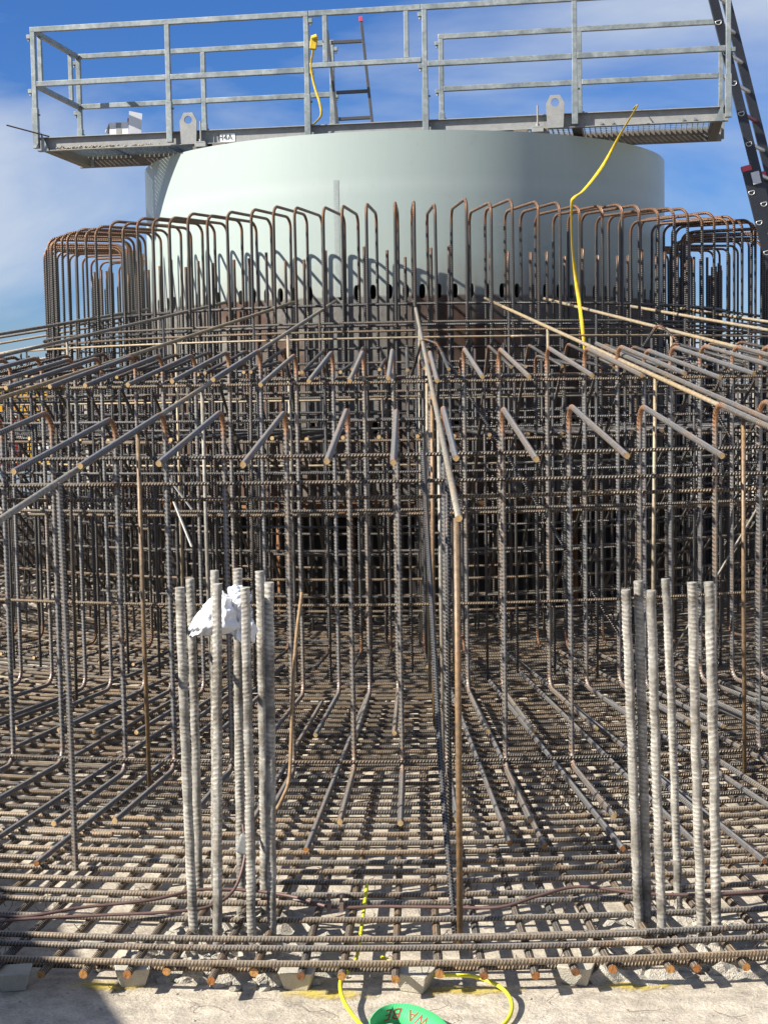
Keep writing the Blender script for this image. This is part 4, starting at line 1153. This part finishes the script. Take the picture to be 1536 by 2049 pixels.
# cardboard box on the deck
bx = empty('cardboard_box', PP(0.62, 0.26, 0.10), PA, label='open white cardboard box standing on the platform deck', cat='box')
def card(name, V, mat, th=0.004):
    m_ = MB(); m_.add(V, [tuple(range(len(V)))]); o = m_.build(name, mat, bx); so = o.modifiers.new('t', 'SOLIDIFY'); so.thickness = th; so.offset = 0
card('front_panel', [(-0.09, -0.07, 0), (0.06, -0.07, 0), (0.06, -0.07, 0.125), (-0.09, -0.07, 0.125)], 'card_white')
card('side_panel', [(-0.09, -0.066, 0), (-0.09, 0.09, 0), (-0.09, 0.09, 0.125), (-0.09, -0.066, 0.125)], 'card_white')
card('side_panel', [(0.06, -0.066, 0), (0.06, 0.09, 0), (0.06, 0.09, 0.125), (0.06, -0.066, 0.125)], 'card_white')
card('back_panel', [(-0.086, 0.09, 0), (0.056, 0.09, 0), (0.056, 0.09, 0.125), (-0.086, 0.09, 0.125)], 'card_white')
card('tape_strip', [(-0.037, -0.0745, 0.004), (0.004, -0.0745, 0.004), (0.004, -0.0745, 0.122), (-0.037, -0.0745, 0.122)], M['plate'], 0.001)
card('flap', [(0.065, -0.09, 0.002), (0.155, -0.06, 0.002), (0.170, -0.055, 0.185), (0.075, -0.085, 0.205)], 'card_white')
card('flap', [(-0.092, -0.07, 0.125), (-0.125, -0.075, 0.055), (-0.125, 0.05, 0.055), (-0.092, 0.08, 0.125)], 'card_white')
card('flap', [(0.056, 0.085, 0.127), (0.0, 0.085, 0.127), (0.0, 0.10, 0.185), (0.05, 0.10, 0.185)], 'card_brown')

# ------------------------------------------------------------------ small ladder standing on the platform
il = empty('inner_ladder', (-0.37, -1.2, 3.6), label='dark grey ladder with a red tip standing inside the platform gate', cat='ladder')
def lad_bar(name, a, b, wd, ht, mat, parent):
    m_ = MB(); m_.bar(a, b, wd, ht); o = m_.build(name, mat, None, 0.002); o.parent = parent; o.matrix_parent_inverse = parent.matrix_basis.inverted(); return o
lad_bar('stile', (-0.225, -1.2, 3.58), (-0.305, -1.2, 4.44), 0.05, 0.022, 'grey_tube', il)
lad_bar('stile', (-0.49, -1.2, 3.58), (-0.565, -1.2, 4.38), 0.05, 0.022, 'grey_tube', il)
lad_bar('tip', (-0.305, -1.2, 4.44), (-0.3085, -1.2, 4.475), 0.055, 0.028, 'red_cap', il)
for (a, b) in (((-0.536, -1.2, 4.292), (-0.292, -1.2, 4.300)), ((-0.504, -1.2, 3.918), (-0.257, -1.2, 3.926)), ((-0.489, -1.2, 3.72), (-0.24, -1.2, 3.728))):
    lad_bar('rung', a, b, 0.03, 0.024, 'grey_tube', il)

# ------------------------------------------------------------------ extension ladder at the right
xl = empty('extension_ladder', (3.2, -1.6, 0), label='black two-section extension ladder leaning on the right end of the platform', cat='ladder')
d_ = Vector((2.492 - 2.274, 0, 3.503 - 4.364)).normalized()        # down the stile
nrm = Vector((-d_.z, 0, d_.x))
if nrm.x > 0: nrm = -nrm                                           # towards the tower
near_y, far_y = -1.68, -1.33
fardx = 0.185
def at_(z, off=0.0, far=False):
    P0 = Vector((2.274, near_y, 4.364)); k = (z - P0.z) / d_.z
    p_ = P0 + d_ * k + nrm * off
    if far: p_ = p_ + Vector((fardx, far_y - near_y, 0))
    return p_
def prt(m_, name, mat, bev=0.0):
    o = m_.build(name, mat, None, bev); o.parent = xl; o.matrix_parent_inverse = xl.matrix_basis.inverted(); return o
for sec, (zt_, zb_, off) in enumerate(((5.3, 1.2, 0.0), (3.225, 0.02, 0.066))):
    for far in (False, True):
        m_ = MB(); a, b = at_(zt_, off, far), at_(zb_, off, far)
        m_.bar(a, b, 0.028, 0.068, nrm)
        st_o = prt(m_, 'stile', 'ladder_black', 0.003)
        m_ = MB(); c = at_(zt_, off, far); m_.bar(c - d_ * 0.035, c + d_ * 0.006, 0.032, 0.072, nrm); m_.build('end_cap', 'red_cap', st_o, 0.004)
    z = zt_ - 0.16
    k = 0
    while z > zb_ + 0.1:
        a, b = at_(z, off), at_(z, off, True)
        e = (b - a).normalized()
        m_ = MB(); m_.tube([tuple(a + e * 0.008), tuple(b - e * 0.008)], 0.015, 10)
        rg_ = prt(m_, 'rung', 'dark_red' if (sec == 0 and abs(z - 3.52) < 0.1) else 'alu')
        # pale swaged rung end: a D-shaped ring on the outer face
        for q, sg_ in ((a, -1), (b, 1)):
            ring = []
            for j in range(17):
                t_ = 2 * math.pi * j / 16; cx_, cz_ = 0.021 * math.cos(t_), 0.019 * math.sin(t_)
                cz_ = min(cz_, 0.009)
                ring.append(tuple(q + e * (0.0165 * sg_) + (-d_) * cz_ + nrm * cx_))
            m_ = MB(); m_.tube(ring, 0.0036, 6); m_.build('rung_end', 'alu', rg_)
        z -= 0.2175; k += 1
m_ = MB(); c = at_(3.20, 0.02); m_.bar(c + Vector((0, -0.022, 0)), c + d_ * 0.09 + Vector((0, -0.022, 0)), 0.012, 0.06, nrm); prt(m_, 'latch', 'white', 0.003)

# ------------------------------------------------------------------ straps
def ribbon(name, pts, wd, side, mat, label, cat='strap', twist=None):
    P = smooth(pts, 8); V, F = [], []
    for i, p_ in enumerate(P):
        q = i / (len(P) - 1); sv = Vector(side)
        if twist: sv = Matrix.Rotation(twist(q), 3, 'Z') @ sv
        sv = sv.normalized() * wd / 2
        V += [tuple(Vector(p_) - sv), tuple(Vector(p_) + sv)]
    for i in range(len(P) - 1): F.append((2 * i, 2 * i + 1, 2 * i + 3, 2 * i + 2))
    m_ = MB(); m_.add(V, F, True); o = m_.build(name, mat, None, label=label, cat=cat)
    so = o.modifiers.new('t', 'SOLIDIFY'); so.thickness = 0.002; so.offset = 0
    return o
ribbon('tension_strap', [(1.675, -1.70, 3.66), (1.67, -1.905, 3.645), (1.53, -2.06, 3.43), (1.384, -2.24, 3.19), (1.22, -2.5, 2.99), (1.112, -2.90, 2.893), (1.083, -2.985, 2.83), (1.083, -2.985, 2.6), (1.104, -2.98, 2.387), (1.125, -3.0, 2.2), (1.140, -3.02, 2.06), (1.158, -3.03, 1.88), (1.159, -3.03, 1.66)],
       0.026, (1, 0.25, 0), 'yellow_strap', 'yellow tension strap hanging from the platform down over the hairpin ring', twist=lambda q: 0.9 * math.sin(q * 14))
a0 = PP(2.185, -0.03, RM + 0.23)
ribbon('ratchet_strap', [tuple(PP(2.18, -0.01, 0.73)), tuple(PP(2.185, -0.035, 0.64)), tuple(PP(2.17, -0.04, 0.52)), tuple(PP(2.19, -0.03, 0.38)), tuple(PP(2.225, -0.03, 0.26)), tuple(PP(2.235, -0.03, 0.17)), tuple(PP(2.19, -0.03, 0.115)), tuple(PP(2.16, -0.02, 0.10))],
       0.018, (1, 0.2, 0), 'yellow_strap', 'yellow ratchet strap tied round the gate post of the platform', twist=lambda q: 0.5 * math.sin(q * 9))
m_ = MB(); m_.box(PP(2.19, -0.03, 0.69), (0.05, 0.04, 0.09), Matrix.Rotation(0.15, 3, 'Y')); m_.tube([tuple(PP(2.18, -0.05, 0.725)), tuple(PP(2.22, -0.05, 0.735))], 0.018, 10)
m_.build('strap_roll', 'yellow_strap', None, 0.012, label='bunched yellow strap roll at the gate post of the platform', cat='strap')

# ------------------------------------------------------------------ machine behind the foundation on the left
tr = empty('dump_truck', (-6.9, 11.0, -0.06), R_(6), label='yellow and red construction truck parked far behind on the left', cat='truck')
def tp(name, mat, boxes, bev=0.02, tubes=()):
    m_ = MB()
    for c, s_ in boxes: m_.box(c, s_)
    for q in tubes: m_.tube(*q)
    m_.build(name, mat, tr, bev)
tp('chassis', 'm_grey', [((0, 0, 0.62), (3.4, 1.9, 0.2))])
tp('bumper', 'm_grey', [((0.0, -1.02, 0.42), (3.2, 0.16, 0.34))])
tp('grille_panel', 'm_red', [((0.35, -0.98, 1.0), (1.2, 0.14, 0.75))])
for i in range(5): tp('slat', 'm_red', [((0.35, -1.07, 0.72 + i * 0.14), (1.1, 0.06, 0.06))], 0.01)
tp('bonnet', 'm_yellow', [((-0.1, -0.1, 1.62), (3.1, 1.7, 0.5))], 0.06)
tp('side_column', 'm_yellow', [((-0.72, -1.0, 1.05), (0.62, 0.2, 0.72))], 0.03)
tp('side_column', 'm_yellow', [((1.3, -1.0, 1.05), (0.5, 0.2, 0.72))], 0.03)
tp('headlight', 'white', [((1.3, -1.12, 0.98), (0.26, 0.05, 0.16))], 0.01)
tp('headlight', 'white', [((-0.72, -1.12, 0.98), (0.26, 0.05, 0.16))], 0.01)
tp('name_plate', 'white', [((0.35, -1.07, 1.45), (1.1, 0.02, 0.1))], 0.005)
tp('hand_rail', 'white', [], 0, [([(-1.5, -1.05, 1.9), (1.4, -1.05, 1.9)], 0.025, 8), ([(-1.5, -1.05, 1.6), (-1.5, -1.05, 2.0)], 0.02, 8), ([(1.4, -1.05, 1.6), (1.4, -1.05, 2.0)], 0.02, 8)])
tp('tipper_body', 'm_grey', [((-0.1, 1.6, 1.25), (3.0, 2.4, 0.9))], 0.05)
for x in (-1.35, 1.35):
    for y in (-0.5, 1.9):
        m_ = MB(); m_.tube([(x - 0.2, y, 0.55), (x + 0.2, y, 0.55)], 0.55, 28); wh = m_.build('wheel', 'tyre', tr, 0.03)
        m_ = MB(); m_.tube([(x - 0.215, y, 0.55), (x + 0.215, y, 0.55)], 0.27, 20); m_.build('rim', 'm_yellow', wh)

# ------------------------------------------------------------------ unseen box, added left of the viewer, out of frame: it casts the wedge of shade at the lower left
shade_blk = empty('shade_block', (-3.83, -10.51, 0), R_(24.5), label='unseen blue box added left of the viewer to cast the shade at the lower left', cat='shade block')
def cp(name, boxes, mat='shade_block_blue'):
    m_ = MB()
    for c, s_ in boxes: m_.box(c, s_)
    m_.build(name, mat, shade_blk, 0.01)
CH = 1.7
cp('body', [((0, 0, CH / 2 + 0.06), (1.9, 5.0, CH - 0.12))])
cp('roof_rail', [((0.96, 0, CH - 0.05), (0.06, 5.06, 0.12))]); cp('roof_rail', [((-0.96, 0, CH - 0.05), (0.06, 5.06, 0.12))])
cp('floor_rail', [((0.96, 0, 0.08), (0.06, 5.06, 0.14))])
for i in range(24): cp('rib', [((0.965, -2.35 + i * 0.204, CH / 2), (0.035, 0.09, CH - 0.32))])
for y in (-2.53, 2.53): cp('corner_post', [((0.93, y, CH / 2), (0.1, 0.1, CH))])
